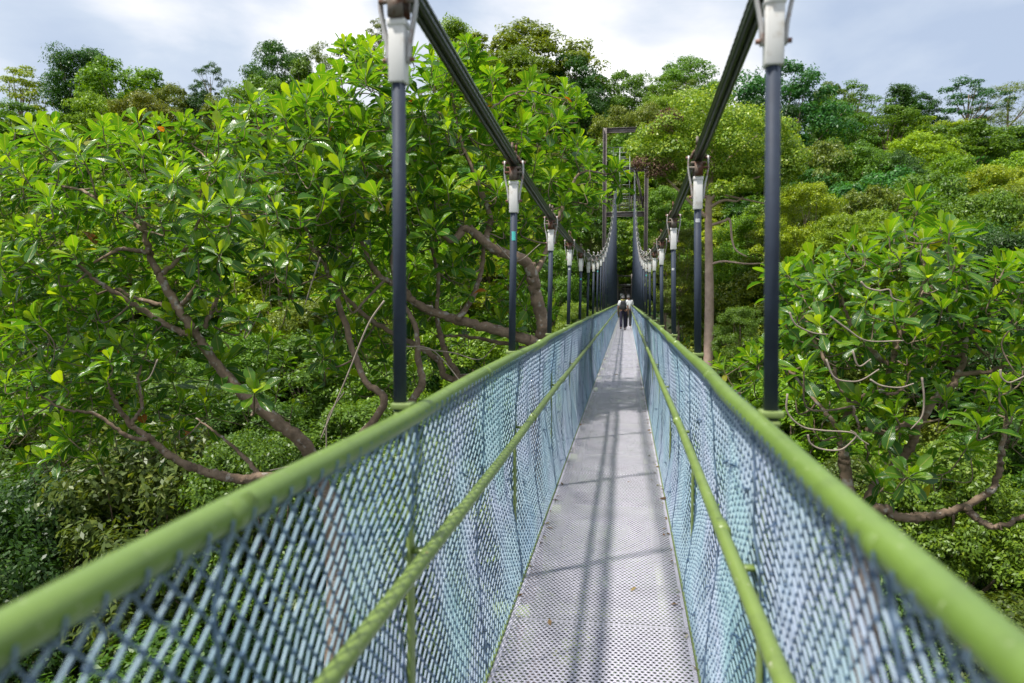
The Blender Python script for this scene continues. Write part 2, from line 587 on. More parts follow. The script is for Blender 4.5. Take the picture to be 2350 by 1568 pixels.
# deck edge angles, stringers and cross beams
for s in (-1, 1):
    e = MB()
    e.tube([[s * (XD + 0.014), y, float(sag(y)) - 0.012] for y in ys], 0.014, 6)
    e.build('deck_edge_bar', MT['under'], bridge)
    e = MB()
    for k in range(len(ys) - 1):
        y0, y1 = ys[k], ys[k + 1]
        zz = float(sag((y0 + y1) / 2)) - 0.10
        e.box((s * 0.34, (y0 + y1) / 2, zz), (0.05, y1 - y0 - 0.004, 0.10))
    e.build('stringer', MT['under'], bridge, smooth=False)
# bits of leaf and bark caught along the deck edges
rl = np.random.default_rng(41)
lt = MB()
for q in range(260):
    y = rl.uniform(1.5, 22)
    sx_ = rl.choice([-1, 1])
    x = sx_ * (XD - 0.004 - abs(rl.normal(0, 0.022))) if rl.random() < 0.95 else rl.uniform(-0.4, 0.4)
    a_ = rl.uniform(0, 6.28)
    l_ = rl.uniform(0.008, 0.030) * (1 if rl.random() < 0.94 else 2.2)
    d_ = np.array([math.cos(a_), math.sin(a_), rl.normal(0, 0.25)]) * l_
    w_ = np.array([-math.sin(a_), math.cos(a_), rl.normal(0, 0.3)]) * l_ * 0.4
    c_ = np.array([x, y, float(sag(y)) + 0.006])
    lt.add([c_ - d_, c_ + w_ + [0, 0, 0.003], c_ + d_, c_ - w_ + [0, 0, 0.003]], [[0, 1, 2, 3]])
MT['litter'] = leaf_mat('leaf_litter', [(0.0, (0.10, 0.06, 0.03)), (0.4, (0.26, 0.17, 0.08)), (0.7, (0.30, 0.28, 0.10)), (0.85, (0.55, 0.52, 0.46)), (1.0, (0.16, 0.20, 0.05))], (1, 0.9, 0.7), 0.15, 0.7, 0.2)
tag(lt.build('leaf_litter', MT['litter'], None, smooth=False), 'dry leaf crumbs caught along the edges of the walkway', 'leaf litter', kind='stuff')
# handrails: tubes with sleeves at the joints
for s in (-1, 1):
    yy = np.arange(-0.9, 60.01, 0.1)
    wob = 0.004 * np.sin(yy * 1.7 + s) + 0.003 * np.sin(yy * 4.1)
    P = np.stack([s * XR + wob, yy, ZR + rise(yy) + 0.004 * np.sin(yy * 2.3)], -1)
    e = MB()
    e.tube(P, 0.0260, 16)
    for k in range(-1, 29):
        y = k * D + D * 0.5
        if y > 59:
            continue
        z = ZR + float(rise(y))
        e.tube([[s * XR, y - 0.035, z], [s * XR, y + 0.035, z]], 0.0285, 16)
    e.build('handrail', MT['rail'], bridge)
    yy = np.arange(-1.0, 60.01, 0.26)
    wob = 0.004 * np.sin(yy * 1.3 + 2 * s)
    e = MB()
    e.tube(np.stack([s * XM + wob, yy, ZM + rise(yy)*0.3 + 0.025 + sag(yy) * 0.4 + 0.004 * np.sin(yy * 1.1)], -1), 0.021, 12)
    for k in range(0, 29):
        y = k * D + 0.3
        if y > 59:
            continue
        z = ZM + float(rise(y))*0.3 + 0.025 + float(sag(y)) * 0.4
        e.tube([[s * XM, y - 0.05, z], [s * XM, y + 0.05, z]], 0.0245, 12)
    # short stand-offs that hold the rail to the posts
    for k in range(-1, 29):
        y = k * D
        e.box((s * (XM + 0.032), y, ZM + 0.025 + float(rise(y)) * 0.3 + float(sag(y)) * 0.4 - 0.012), (0.064, 0.03, 0.012))
    e.build('mid_rail', MT['mid'], bridge)

# rail posts and cross beams at each hanger
for k in range(-1, 28):
    y = k * D
    z0 = float(sag(y))
    cb = MB()
    cb.box((0, y, z0 - 0.21), (1.26, 0.07, 0.10))
    o = cb.build('cross_beam', MT['under'], bridge, smooth=False)
    for s in (-1, 1):
        e = MB()
        zt = ZR + float(rise(y))
        e.box((s * 0.498, y, (zt - 0.03 + z0 - 0.2) / 2), (0.012, 0.05, zt - 0.03 - z0 + 0.2))
        e.box((s * 0.508, y, zt - 0.012), (0.055, 0.075, 0.012))
        e.box((s * (XH + 0.012), y, zt + 0.012), (0.060, 0.060, 0.018))
        bevel(e.build('rail_post', MT['paint_green'], bridge, smooth=False), 0.003)

# main cables: four twisted ropes in a bundle each
for s in (-1, 1):
    e = MB()
    ya = np.concatenate([np.arange(-3, 9.0, 0.016), np.arange(9.0, 20, 0.05), np.arange(20, YEND + 0.01, 0.4)])
    for ox, oz in ((-0.0132, -0.0132), (0.0132, -0.0132), (-0.0132, 0.0132), (0.0132, 0.0132)):
        xs = s * (XH + 0.012 * np.clip((ya - 20) / 34, 0, 1) * 10) + ox
        P = np.stack([xs, ya, cable_z(ya) + oz], -1)
        T = norm(np.gradient(P, axis=0))
        Nn = norm(np.cross(T, np.array([1.0, 0, 0])))
        Bn = np.cross(T, Nn)
        n = 18
        th = np.linspace(0, 2 * math.pi, n, endpoint=False)
        tw = ya[:, None] * (2 * math.pi / 0.30)
        rad = 0.0130 * (1 + 0.055 * np.cos(6 * (th[None, :] - tw)))
        V = (P[:, None, :] + rad[..., None] * (np.cos(th)[None, :, None] * Nn[:, None, :] + np.sin(th)[None, :, None] * Bn[:, None, :])).reshape(-1, 3)
        m_ = len(ya)
        ii = np.arange(m_ - 1)[:, None] * n
        jj = np.arange(n)[None, :]
        j2 = (jj + 1) % n
        e.add(V, np.stack([ii + jj, ii + j2, ii + n + j2, ii + n + jj], -1).reshape(-1, 4))
    e.build('main_cable', MT['cable'], bridge)


def add_hanger(k, s):
    """one hanger: pole from the rail bracket up to a white socket, straps and the clamp on the cable"""
    y = k * D
    zb = ZR + float(rise(y)) + 0.045
    zc = float(cable_z(y))
    xo = s * 0.012 * min(max((y - 20) / 34, 0), 1) * 10
    xb, xt = s * (XH + 0.012), s * XH + xo
    if k == 1 and s == -1:
        xb, xt = -0.527, -0.522
    zbox = zc - 0.285
    e = MB()
    e.tube([[xb, y, zb - 0.05], [xt, y, zbox + 0.02]], 0.0195, 14)
    pole = e.build('hanger_pole', MT['pole'], bridge)
    near = k <= 10
    e = MB()
    w = 0.0240
    e.box((xt, y, zc - 0.205), (2 * w, 2 * w, 0.16))
    e.box((xt, y, zc - 0.119), (2 * w + 0.006, 2 * w + 0.006, 0.020))
    bevel(e.build('socket_box', MT['socket'], pole, smooth=False), 0.004)
    for q in (-1, 1):
        e = MB()
        path = smooth_path([[xt + q * 0.0295, y, zc - 0.228], [xt + q * 0.034, y, zc - 0.17], [xt + q * 0.049, y, zc - 0.09], [xt + q * 0.052, y, zc - 0.05], [xt + q * 0.051, y, zc + 0.004]], 3)
        tg = norm(np.gradient(path, axis=0))
        nrm_ = np.cross(np.array([0, 1.0, 0]), tg)
        cs = np.array([[-1, -1], [1, -1], [1, 1], [-1, 1]]) * [0.0045, 0.011]
        Vs = np.concatenate([path[:, None, :] + cs[None, :, :1] * nrm_[:, None, :] + cs[None, :, 1:] * np.array([0, 1.0, 0])]).reshape(-1, 3)
        mm_ = len(path)
        e.add(Vs, [[a * 4 + b, a * 4 + (b + 1) % 4, a * 4 + 4 + (b + 1) % 4, a * 4 + 4 + b] for a in range(mm_ - 1) for b in range(4)] + [[3, 2, 1, 0], [mm_ * 4 - 4, mm_ * 4 - 3, mm_ * 4 - 2, mm_ * 4 - 1]])
        st = e.build('strap', MT['strap'], pole, smooth=False)
        if near:
            for za, xa, xb_, rb in ((zc - 0.218, 0.026, 0.046, 0.007), (zc - 0.006, 0.030, 0.066, 0.007)):
                e = MB()
                e.tube([[xt + q * xa, y, za], [xt + q * xb_, y, za]], rb, 8)
                e.build('bolt', MT['bolt'], pole, smooth=False)
    # clamp: saddle plates under the bundle, a band over it, a threaded stud above
    e = MB()
    e.box((xt, y - 0.028, zc - 0.072), (0.042, 0.016, 0.07))
    e.box((xt, y + 0.020, zc - 0.068), (0.056, 0.016, 0.06))
    e.box((xt, y, zc - 0.036), (0.080, 0.052, 0.012))
    an = np.linspace(-0.15, math.pi + 0.15, 12)
    for dy in (-0.018, 0.018):
        e.tube([[xt + 0.035 * math.cos(t), y + dy, zc + 0.035 * math.sin(t)] for t in an], 0.007, 6)
    e.box((xt, y, zc + 0.046), (0.028, 0.05, 0.022))
    if near:
        e.tube([[xt - 0.008, y - 0.012, zc + 0.06], [xt - 0.008, y - 0.012, zc + 0.105]], 0.007, 8)
        e.tube([[xt + 0.010, y + 0.014, zc + 0.06], [xt + 0.010, y + 0.014, zc + 0.095]], 0.007, 8)
        e.tube([[xt - 0.05, y - 0.02, zc - 0.062], [xt + 0.05, y - 0.02, zc - 0.062]], 0.007, 8)
    e.build('cable_clamp', MT['clamp'] if k < 6 else MT['strap'], pole, smooth=False)
    return pole, xt, y, zbox


stick = {(2, -1): ('teal', 0.105, 0.05), (2, 1): ('pale_tag', 0.05, 0.02), (3, 1): ('pale_tag', 0.15, 0.02), (4, -1): ('pale_tag', 0.03, 0.02),
         (7, 1): ('teal', 0.06, 0.03), (8, -1): ('teal', 0.03, 0.03), (5, -1): ('teal', 0.10, 0.02)}
for k in range(-1, 26):
    for s in (-1, 1):
        pole, xt, y, zbox = add_hanger(k, s)
        if (k, s) in stick:
            mname, dz, h = stick[(k, s)]
            e = MB()
            th = np.linspace(-2.2, -0.95, 7)
            P = [[xt + 0.0203 * math.cos(t), y + 0.0203 * math.sin(t), zbox - dz] for t in th] + [[xt + 0.0203 * math.cos(t), y + 0.0203 * math.sin(t), zbox - dz - h] for t in th]
            e.add(P, [[a, a + 7, a + 8, a + 1] for a in range(6)])
            e.build('sticker', MT[mname], pole)


# netting -----------------------------------------------------------------------------
def net_side(s):
    nb = MB()

    def surf(y, z):
        """the net hangs slightly slack between rail and deck edge"""
        t = z / (ZR - 0.03)
        x = XD + 0.012 + (XR - XD - 0.012) * t + 0.038 * np.sin(np.pi * t) ** 1.0
        bag = 1.1 * np.sin(math.pi * t) * (0.012 * np.sin(y * 2.9 + 5 * t + s) + 0.010 * np.sin(y * 6.3 + 3 * z) + 0.006 * np.sin(y * 13 + z * 9))
        dy = (0.010 * np.sin(z * 9 + y * 1.7) + 0.012 * np.sin(z * 4 - y * 3.1)) * np.sin(math.pi * t)
        dz = 0.010 * np.sin(y * 4.7 + s * 2) * np.sin(math.pi * t)
        return np.stack([s * (x + bag), y + dy, z + dz + sag(y) * (1 - t) + rise(y) * t], -1)

    def part(y0, y1, a, b, rad, n, knots):
        rows = int(round((ZR - 0.03) / b))
        zz = np.linspace(0.0, ZR - 0.03, rows + 1)
        cols = int((y1 - y0) / (2 * a))
        iz = np.arange(rows + 1)
        off = (iz % 2) * a
        C = y0 + np.arange(cols) * 2 * a
        for sg in (1, -1):
            Y = C[:, None] + sg * off[None, :]
            Y = Y + rng.normal(0, 0.0036, Y.shape)
            P = surf(Y, np.broadcast_to(zz[None, :] , Y.shape))
            # one prism per edge so that the rope keeps its bends
            A, B = P[:, :-1].reshape(-1, 3), P[:, 1:].reshape(-1, 3)
            T = norm(B - A)
            U = norm(np.cross(T, np.array([s * 1.0, 0.001, 0.0])))
            W = np.cross(T, U)
            an = np.linspace(0, 2 * math.pi, n, endpoint=False) + 0.4
            ring = np.cos(an)[None, :, None] * U[:, None, :] + np.sin(an)[None, :, None] * W[:, None, :]
            back = (T[:, 1] < 0)                       # strands leaning back show their unlit side: thinned, that shade painted into the tone
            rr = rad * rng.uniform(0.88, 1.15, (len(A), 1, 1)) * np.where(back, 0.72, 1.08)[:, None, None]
            VA, VB = A[:, None, :] + ring * rr, B[:, None, :] + ring * rr
            VV = np.concatenate([VA, VB], 1)
            m_ = len(A)
            base = (np.arange(m_) * 2 * n)[:, None, None]
            jj = np.arange(n)
            q = np.stack([jj, (jj + 1) % n, n + (jj + 1) % n, n + jj], -1)[None]
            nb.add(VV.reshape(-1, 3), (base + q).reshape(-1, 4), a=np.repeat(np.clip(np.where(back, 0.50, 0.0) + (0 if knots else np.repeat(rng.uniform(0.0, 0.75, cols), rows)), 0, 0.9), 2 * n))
            if knots:
                K = P[:, 1:-1].reshape(-1, 3)[(0 if sg > 0 else 1)::1]
                r = rad * 1.9
                O = np.array([[1, 0, 0], [-1, 0, 0], [0, 1, 0], [0, -1, 0], [0, 0, 1.2], [0, 0, -1.2]]) * r
                F = np.array([[0, 2, 4], [2, 1, 4], [1, 3, 4], [3, 0, 4], [2, 0, 5], [1, 2, 5], [3, 1, 5], [0, 3, 5]])
                VV = (K[:, None, :] + O[None]).reshape(-1, 3)
                nb.add(VV, None, (np.arange(len(K))[:, None, None] * 6 + F[None]).reshape(-1, 3), a=np.full(len(VV), 0.75))

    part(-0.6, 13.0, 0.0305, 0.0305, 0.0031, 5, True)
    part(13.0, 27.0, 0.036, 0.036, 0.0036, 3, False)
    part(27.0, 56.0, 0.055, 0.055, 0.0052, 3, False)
    # lashings round both rails and thicker seam ropes where net panels meet
    for yy in np.arange(0.2, 18, 0.066):
        t = rng.uniform(-0.006, 0.006)
        z = ZR + float(rise(yy))
        nb_n = nb.n
        th = np.linspace(math.pi * 0.95, math.pi * 2.05, 6)
        nb.tube([[s * XR + 0.030 * math.cos(q), yy + t, z + 0.030 * math.sin(q)] for q in th], 0.0028, 4, False)
        nb.attr.append(np.full(nb.n - nb_n, 0.35))
    for yy in np.arange(1.0, 26, 1.04):
        nb_n = nb.n
        z = np.linspace(0, ZR - 0.03, 40)
        P = surf(np.full(40, yy) + 0.012 * np.sin(z * 30 + yy), z)
        P[:, 0] -= s * 0.004
        nb.tube(P, 0.0038, 5, False)
        nb.attr.append(np.full(nb.n - nb_n, 0.6))
    for kk in range(90):      # loose knots and frayed ends
        yy = rng.uniform(0.9, 12) if kk < 60 else rng.uniform(12, 25)
        z = rng.uniform(0.05, ZR - 0.06)
        p = surf(np.array([yy]), np.array([z]))[0]
        nb_n = nb.n
        for q in range(4):
            dv = rng.normal(0, 1, 3) * 0.014
            nb.tube(smooth_path([p, p + dv * 0.6 - [s * 0.008, 0, 0], p + dv + [-s * 0.006, 0, -0.01]], 3), 0.0026, 4, False)
        nb.attr.append(np.full(nb.n - nb_n, 0.8))
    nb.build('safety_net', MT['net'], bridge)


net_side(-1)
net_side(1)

# tower ---------------------------------------------------------------------------------
TY = 55.0
tz0 = float(ground_z(0, TY)) - 1
tower = empty('bridge_tower', (0, TY, 0), 0, 'tall brown steel portal tower with platform and ladder at the far end of the footbridge', 'tower')
PX, PW, TOP = 1.50, 0.27, 14.1


def ibeam(e, p0, p1, w, h, t=0.03):
    """an H section from p0 to p1 along x or z"""
    p0, p1 = np.array(p0, float), np.array(p1, float)
    d = norm(p1 - p0)
    l = np.linalg.norm(p1 - p0)
    sd = np.array([0, 1.0, 0])
    up = np.cross(d, sd)
    rot = np.stack([d, sd, up], -1)
    c = (p0 + p1) / 2
    e.box(c + up * (h / 2 - t / 2), (l, w, t), rot)
    e.box(c - up * (h / 2 - t / 2), (l, w, t), rot)
    e.box(c, (l, t, h - 2 * t - 0.002), rot)


for s in (-1, 1):
    e = MB()
    ibeam(e, (s * PX, 0, tz0), (s * PX, 0, TOP), PW, PW)
    e.build('post', MT['steel'], tower, smooth=False)
    e = MB()
    ibeam(e, (s * 0.72, 0.1, 11.2), (s * (PX - 0.2), 0.1, 8.3), 0.16, 0.16)
    e.build('brace', MT['steel'], tower, smooth=False)
    e = MB()
    e.box((s * 0.64, 0, 11.32), (0.34, 0.42, 0.10))
    e.box((s * 0.64 - 0.11, 0, 11.52), (0.05, 0.3, 0.3))
    e.box((s * 0.64 + 0.11, 0, 11.52), (0.05, 0.3, 0.3))
    e.tube([[s * 0.64 - 0.1, -0.02, 11.5], [s * 0.64 + 0.1, -0.02, 11.5]], 0.1, 14)
    e.build('cable_saddle', MT['steel'], tower, smooth=False)
for z, h in ((TOP - 0.2, 0.36), (11.08, 0.34), (7.85, 0.34)):
    e = MB()
    ibeam(e, (-PX + PW / 2 + 0.003, 0, z), (PX - PW / 2 - 0.003, 0, z), 0.22, h)
    e.build('cross_beam', MT['steel'], tower, smooth=False)
e = MB()
e.box((0, 0.55, 8.05), (2.6, 0.9, 0.05))
for x in (-1.25, -0.4, 0.45, 1.25):
    e.tube([[x, 0.13, 8.06], [x, 0.13, 9.15]], 0.022, 6)
    e.tube([[x, 0.98, 8.06], [x, 0.98, 9.15]], 0.022, 6)
for z in (8.6, 9.15):
    e.tube([[-1.25, 0.13, z], [1.25, 0.13, z]], 0.022, 6)
    e.tube([[-1.25, 0.98, z], [1.25, 0.98, z]], 0.022, 6)
for x in np.arange(-1.2, 1.21, 0.13):
    e.tube([[x, 0.98, 8.1], [x, 0.98, 9.12]], 0.010, 4)
e.build('platform', MT['steel'], tower, smooth=False)
e = MB()
for x in (-0.42, 0.30):
    e.tube([[x, -0.25, 8.1], [x, -0.25, 12.6]], 0.028, 6)
for z in np.arange(8.3, 12.6, 0.33):
    e.tube([[-0.42, -0.25, z], [0.30, -0.25, z]], 0.018, 6)
for x in (-0.9, -0.42, 0.3, 0.8):
    e.tube([[x, 0.3, 11.3], [x, 0.3, 12.75]], 0.024, 6)
for z in (11.9, 12.35, 12.75):
    e.tube([[-1.3, 0.3, z], [0.8, 0.3, z]], 0.020, 6)
e.build('ladder', MT['ladder'], tower, smooth=False)

# gate at the end of the bridge
GYY = 60.2
gate = empty('entrance_gate', (0.0, GYY, float(sag(60))), 0, 'small brown timber gate portal with slatted door at the far end of the footbridge', 'gate')
for s in (-1, 1):
    e = MB()
    e.box((s * 0.56, 0, 1.45), (0.14, 0.16, 3.9))
    e.build('post', MT['steel'], gate, smooth=False)
for z, h in ((3.24, 0.14), (2.50, 0.22)):
    e = MB()
    e.box((0, 0.0, z), (0.975, 0.14, h))
    e.build('crossbar', MT['steel'], gate, smooth=False)
e = MB()
for x in np.arange(-0.44, 0.45, 0.11):
    e.box((x, 0.04, 1.75), (0.045, 0.04, 1.1))
e.box((0, 0.09, 2.25), (0.95, 0.05, 0.08))
e.box((0, 0.09, 1.25), (0.95, 0.05, 0.08))
e.build('slatted_door', MT['steel'], gate, smooth=False)
e = MB()
e.box((0.31, -0.085, 2.55), (0.30, 0.02, 0.10))
e.build('sign_plate', MT['sign'], gate, smooth=False)
e = MB()
e.box((-0.25, -0.03, 1.55), (0.22, 0.02, 0.55))
e.build('notice_board', MT['sign'], gate, smooth=False)

# ----------------------------------------------------------------------------- people


def skin_body(name, joints, bones, material, parent, sub=2):
    bm = bmesh.new()
    lay = bm.verts.layers.skin.verify()
    vs = {}
    for nme, (co, r) in joints.items():
        v = bm.verts.new(co)
        v[lay].radius = (r, r) if np.isscalar(r) else r
        vs[nme] = v
    first = list(joints)[0]
    vs[first][lay].use_root = True
    for a, b in bones:
        bm.edges.new((vs[a], vs[b]))
    me = bpy.data.meshes.new(name)
    bm.to_mesh(me)
    bm.free()
    o = obj(name, me, material, parent)
    m = o.modifiers.new('skin', 'SKIN')
    m.use_smooth_shade = True
    s_ = o.modifiers.new('smooth', 'SUBSURF')
    s_.levels = s_.render_levels = sub
    return o


def make_person(loc, h, label, pants, shoe, stride, rz=0.0, head_turn=0.0, scarf=False):
    """walking figure seen from behind; k scales a 1.70 m body"""
    k = h / 1.70
    root_name = 'person'
    st = stride

    def J(d):
        return {n: (tuple(np.array(c) * k), (tuple(np.array(r) * k) if not np.isscalar(r) else r * k)) for n, (c, r) in d.items()}
    legs = {}
    for sd, sg in (('l', -1), ('r', 1)):
        f = st * sg
        legs['hip' + sd] = ((sg * 0.09, 0, 0.90), 0.088)
        legs['knee' + sd] = ((sg * 0.095, 0.10 * f + 0.03, 0.49), 0.058)
        lift = 0.05 if f < 0 else 0.0
        legs['ank' + sd] = ((sg * 0.095, 0.22 * f - (0.05 if f < 0 else 0), 0.09 + lift), 0.040)
    body = {'pelvis': ((0, 0, 0.95), (0.13, 0.10)), 'waist': ((0, 0, 1.10), (0.125, 0.095)), 'chest': ((0, 0.0, 1.30), (0.155, 0.105)),
            'neckb': ((0, 0.0, 1.44), 0.07), 'neck': ((0, 0.01, 1.49), 0.052), 'skull': ((0, 0.02, 1.60), (0.074, 0.088)), 'crown': ((0, 0.015, 1.665), (0.055, 0.065)),
            'face': ((0.0, 0.075, 1.555), 0.045), 'nose': ((0.0, 0.118, 1.575), 0.014)}
    bones = [('pelvis', 'waist'), ('waist', 'chest'), ('chest', 'neckb'), ('neckb', 'neck'), ('neck', 'skull'), ('skull', 'crown'), ('skull', 'face'), ('face', 'nose')]
    for sd, sg in (('l', -1), ('r', 1)):
        body['ear' + sd] = ((sg * 0.082, 0.01, 1.585), 0.016)
        bones.append(('skull', 'ear' + sd))
    for sd, sg in (('l', -1), ('r', 1)):
        f = -st * sg
        body['sh' + sd] = ((sg * 0.175, 0, 1.385), 0.058)
        body['el' + sd] = ((sg * 0.235, -0.01 + 0.05 * f, 1.10), 0.042)
        body['wr' + sd] = ((sg * 0.245, 0.05 + 0.09 * f, 0.87), 0.029)
        body['palm' + sd] = ((sg * 0.245, 0.065 + 0.10 * f, 0.81), (0.018, 0.034))
        bones += [('chest', 'sh' + sd), ('sh' + sd, 'el' + sd), ('el' + sd, 'wr' + sd), ('wr' + sd, 'palm' + sd)]
        for q, (dy, ln) in enumerate(((-0.026, 0.06), (-0.009, 0.075), (0.009, 0.08), (0.026, 0.07))):
            b0 = np.array(body['palm' + sd][0])
            body[f'f{sd}{q}a'] = (tuple(b0 + [0, dy * 0.9, -0.035]), 0.0085)
            body[f'f{sd}{q}b'] = (tuple(b0 + [-sg * 0.006, dy + 0.006, -0.035 - ln * 0.55]), 0.0080)
            body[f'f{sd}{q}c'] = (tuple(b0 + [-sg * 0.020, dy + 0.008, -0.035 - ln]), 0.0068)
            bones += [('palm' + sd, f'f{sd}{q}a'), (f'f{sd}{q}a', f'f{sd}{q}b'), (f'f{sd}{q}b', f'f{sd}{q}c')]
        b0 = np.array(body['palm' + sd][0])
        body[f't{sd}a'] = (tuple(b0 + [-sg * 0.012, 0.040, 0.0]), 0.011)
        body[f't{sd}b'] = (tuple(b0 + [-sg * 0.022, 0.052, -0.042]), 0.0085)
        bones += [('palm' + sd, f't{sd}a'), (f't{sd}a', f't{sd}b')]
    body.update(legs)
    for sd, sg in (('l', -1), ('r', 1)):
        a = np.array(legs['ank' + sd][0])
        body['toe' + sd] = (tuple(a + [sg * 0.01, 0.15, -0.055]), 0.030)
        bones += [('pelvis', 'hip' + sd), ('hip' + sd, 'knee' + sd), ('knee' + sd, 'ank' + sd), ('ank' + sd, 'toe' + sd)]
    o = skin_body(root_name, J(body), bones, MT['skin'], None)
    o.location = loc
    o.rotation_euler = (0, 0, rz)
    tag(o, label, 'person')
    # trousers
    tj = {'pelvis': ((0, 0, 0.97), (0.150, 0.122)), 'belt': ((0, 0, 1.04), (0.148, 0.118))}
    tb = [('pelvis', 'belt')]
    for sd, sg in (('l', -1), ('r', 1)):
        for part, r in (('hip', 0.108), ('knee', 0.080), ('ank', 0.068)):
            tj[part + sd] = (legs[part + sd][0], r)
        tb += [('pelvis', 'hip' + sd), ('hip' + sd, 'knee' + sd), ('knee' + sd, 'ank' + sd)]
    skin_body('trousers', J(tj), tb, pants, o)
    sj = {'chest': ((0, 0.0, 1.30), (0.180, 0.130)), 'waist': ((0, 0, 1.12), (0.158, 0.125)), 'hem': ((0, 0, 0.96), (0.170, 0.140)), 'collar': ((0, 0.0, 1.43), 0.088)}
    sb = [('chest', 'waist'), ('waist', 'hem'), ('chest', 'collar')]
    for sd, sg in (('l', -1), ('r', 1)):
        sj['sh' + sd] = ((sg * 0.178, 0, 1.385), 0.076)
        e0, e1 = np.array(body['sh' + sd][0]), np.array(body['el' + sd][0])
        sj['sl' + sd] = (tuple(e0 + (e1 - e0) * 0.72), 0.068)
        sb += [('chest', 'sh' + sd), ('sh' + sd, 'sl' + sd)]
    skin_body('shirt', J(sj), sb, MT['shirt'], o)
    hj = {'mid': ((0, -0.012, 1.625), (0.083, 0.092)), 'top': ((0, 0.0, 1.672), (0.062, 0.074)), 'nape': ((0, -0.042, 1.555), (0.062, 0.048))}
    skin_body('hair', J(hj), [('mid', 'top'), ('mid', 'nape')], MT['hair'], o)
    for sd, sg in (('l', -1), ('r', 1)):
        a = np.array(legs['ank' + sd][0])
        kj = {'heel': (tuple(a + [0, -0.04, -0.045]), (0.046, 0.045)), 'mid': (tuple(a + [sg * 0.006, 0.06, -0.050]), (0.048, 0.038)), 'toe': (tuple(a + [sg * 0.012, 0.155, -0.058]), (0.042, 0.030))}
        skin_body('shoe', J(kj), [('heel', 'mid'), ('mid', 'toe')], shoe, o)
    if scarf:
        e = MB()
        an = np.linspace(0, 2 * math.pi, 18)
        e.tube([[0.085 * k * math.cos(t), 0.085 * k * math.sin(t), (1.475 + 0.012 * math.sin(t)) * k] for t in an], 0.026 * k, 8)
        e.build('neck_towel', MT['yellow'], o)
    return o


p1y = 36.5
person1 = make_person((-0.02, p1y, float(sag(p1y)) + 0.002), 1.70, 'walker in white shirt and navy trousers wearing a black backpack, nearest on the footbridge', MT['navy'], MT['shoe_black'], 1.0, scarf=True)
make_person((0.24, 38.2, float(sag(38.2)) + 0.002), 1.72, 'walker in white shirt and dark trousers with white shoes, half hidden behind the backpack wearer', MT['grey_cloth'], MT['shoe_white'], -0.8)
bp = MB()
nz, nth = 9, 14
V = []
for a in range(nz):
    t = a / (nz - 1)
    w = 0.150 * (1 - 0.25 * t ** 3) * (0.80 if a in (0, nz - 1) else 1)
    d = 0.085 * (1 - 0.35 * t ** 2) * (0.65 if a in (0, nz - 1) else 1)
    for b in range(nth):
        th = 2 * math.pi * b / nth
        c, s_ = math.cos(th), math.sin(th)
        V.append([w * np.sign(c) * abs(c) ** 0.55, d * np.sign(s_) * abs(s_) ** 0.55, 0.44 * t])
Q = [[a * nth + b, a * nth + (b + 1) % nth, (a + 1) * nth + (b + 1) % nth, (a + 1) * nth + b] for a in range(nz - 1) for b in range(nth)]
V += [[0, 0, -0.005], [0, 0, 0.445]]
T = [[len(V) - 2, (b + 1) % nth, b] for b in range(nth)] + [[len(V) - 1, (nz - 1) * nth + b, (nz - 1) * nth + (b + 1) % nth] for b in range(nth)]
bp.add(V, Q, T)
bag = empty('backpack', (-0.02, p1y - 0.215, float(sag(p1y)) + 1.00), 0, 'black backpack on the back of the nearest walker', 'backpack')
bp.build('pack_body', MT['bag'], bag)
e = MB()
e.box((0, -0.088, 0.13), (0.20, 0.03, 0.17))
bevel(e.build('front_pocket', MT['bag'], bag), 0.012, 3)
for s in (-1, 1):
    e = MB()
    e.tube(smooth_path([[s * 0.09, 0.04, 0.40], [s * 0.10, 0.10, 0.455], [s * 0.11, 0.20, 0.455], [s * 0.12, 0.34, 0.33], [s * 0.15, 0.33, 0.14], [s * 0.172, 0.20, 0.06], [s * 0.13, 0.05, 0.04]], 4), 0.016, 6)
    e.build('shoulder_strap', MT['bag'], bag)

# ----------------------------------------------------------------------------- leaves


def leaves_mesh(mb, O, Dv, Nv, L, W, curl, fold, tone, rows=7):
    """broad obovate leaves: O base, Dv direction, Nv upper-side normal"""
    n = len(O)
    t = np.array([0, 0.10, 0.30, 0.52, 0.72, 0.90, 1.0])
    w = np.array([0.03, 0.05, 0.30, 0.72, 1.0, 0.72, 0.0])
    Sv = norm(np.cross(Dv, Nv))
    Nv = np.cross(Sv, Dv)
    side = np.random.default_rng(n).normal(0, 0.09, n)
    bend = t[None, :] ** 2 * curl[:, None]
    ctr = O[:, None, :] + Dv[:, None, :] * (L[:, None] * (t[None, :] - 0.25 * bend * t[None, :]))[..., None] - Nv[:, None, :] * (L[:, None] * bend)[..., None] + Sv[:, None, :] * (L[:, None] * side[:, None] * t[None, :] ** 2)[..., None]
    half = (W[:, None] * w[None, :] * 0.5)
    lift = half * fold[:, None]
    lf = ctr - Sv[:, None, :] * half[..., None] + Nv[:, None, :] * lift[..., None]
    rt = ctr + Sv[:, None, :] * half[..., None] + Nv[:, None, :] * lift[..., None]
    # rows 0..5 have three verts, the tip one
    V = np.concatenate([np.stack([lf[:, :6], ctr[:, :6], rt[:, :6]], 2).reshape(n, 18, 3), ctr[:, 6:7]], 1)
    q = []
    for r in range(5):
        a, b = r * 3, r * 3 + 3
        q += [[a, a + 1, b + 1, b], [a + 1, a + 2, b + 2, b + 1]]
    tr = [[15, 16, 18], [16, 17, 18]]
    base = (np.arange(n) * 19)[:, None, None]
    uvr = np.concatenate([np.stack([np.tile([-1.0, 0, 1.0], 6), np.repeat(t[:6], 3)], -1), [[0, 1.0]]])
    mb.add(V.reshape(-1, 3), (base + np.array(q)[None]).reshape(-1, 4), (base + np.array(tr)[None]).reshape(-1, 3),
           a=np.repeat(tone, 19), uv=np.tile(uvr, (n, 1)))


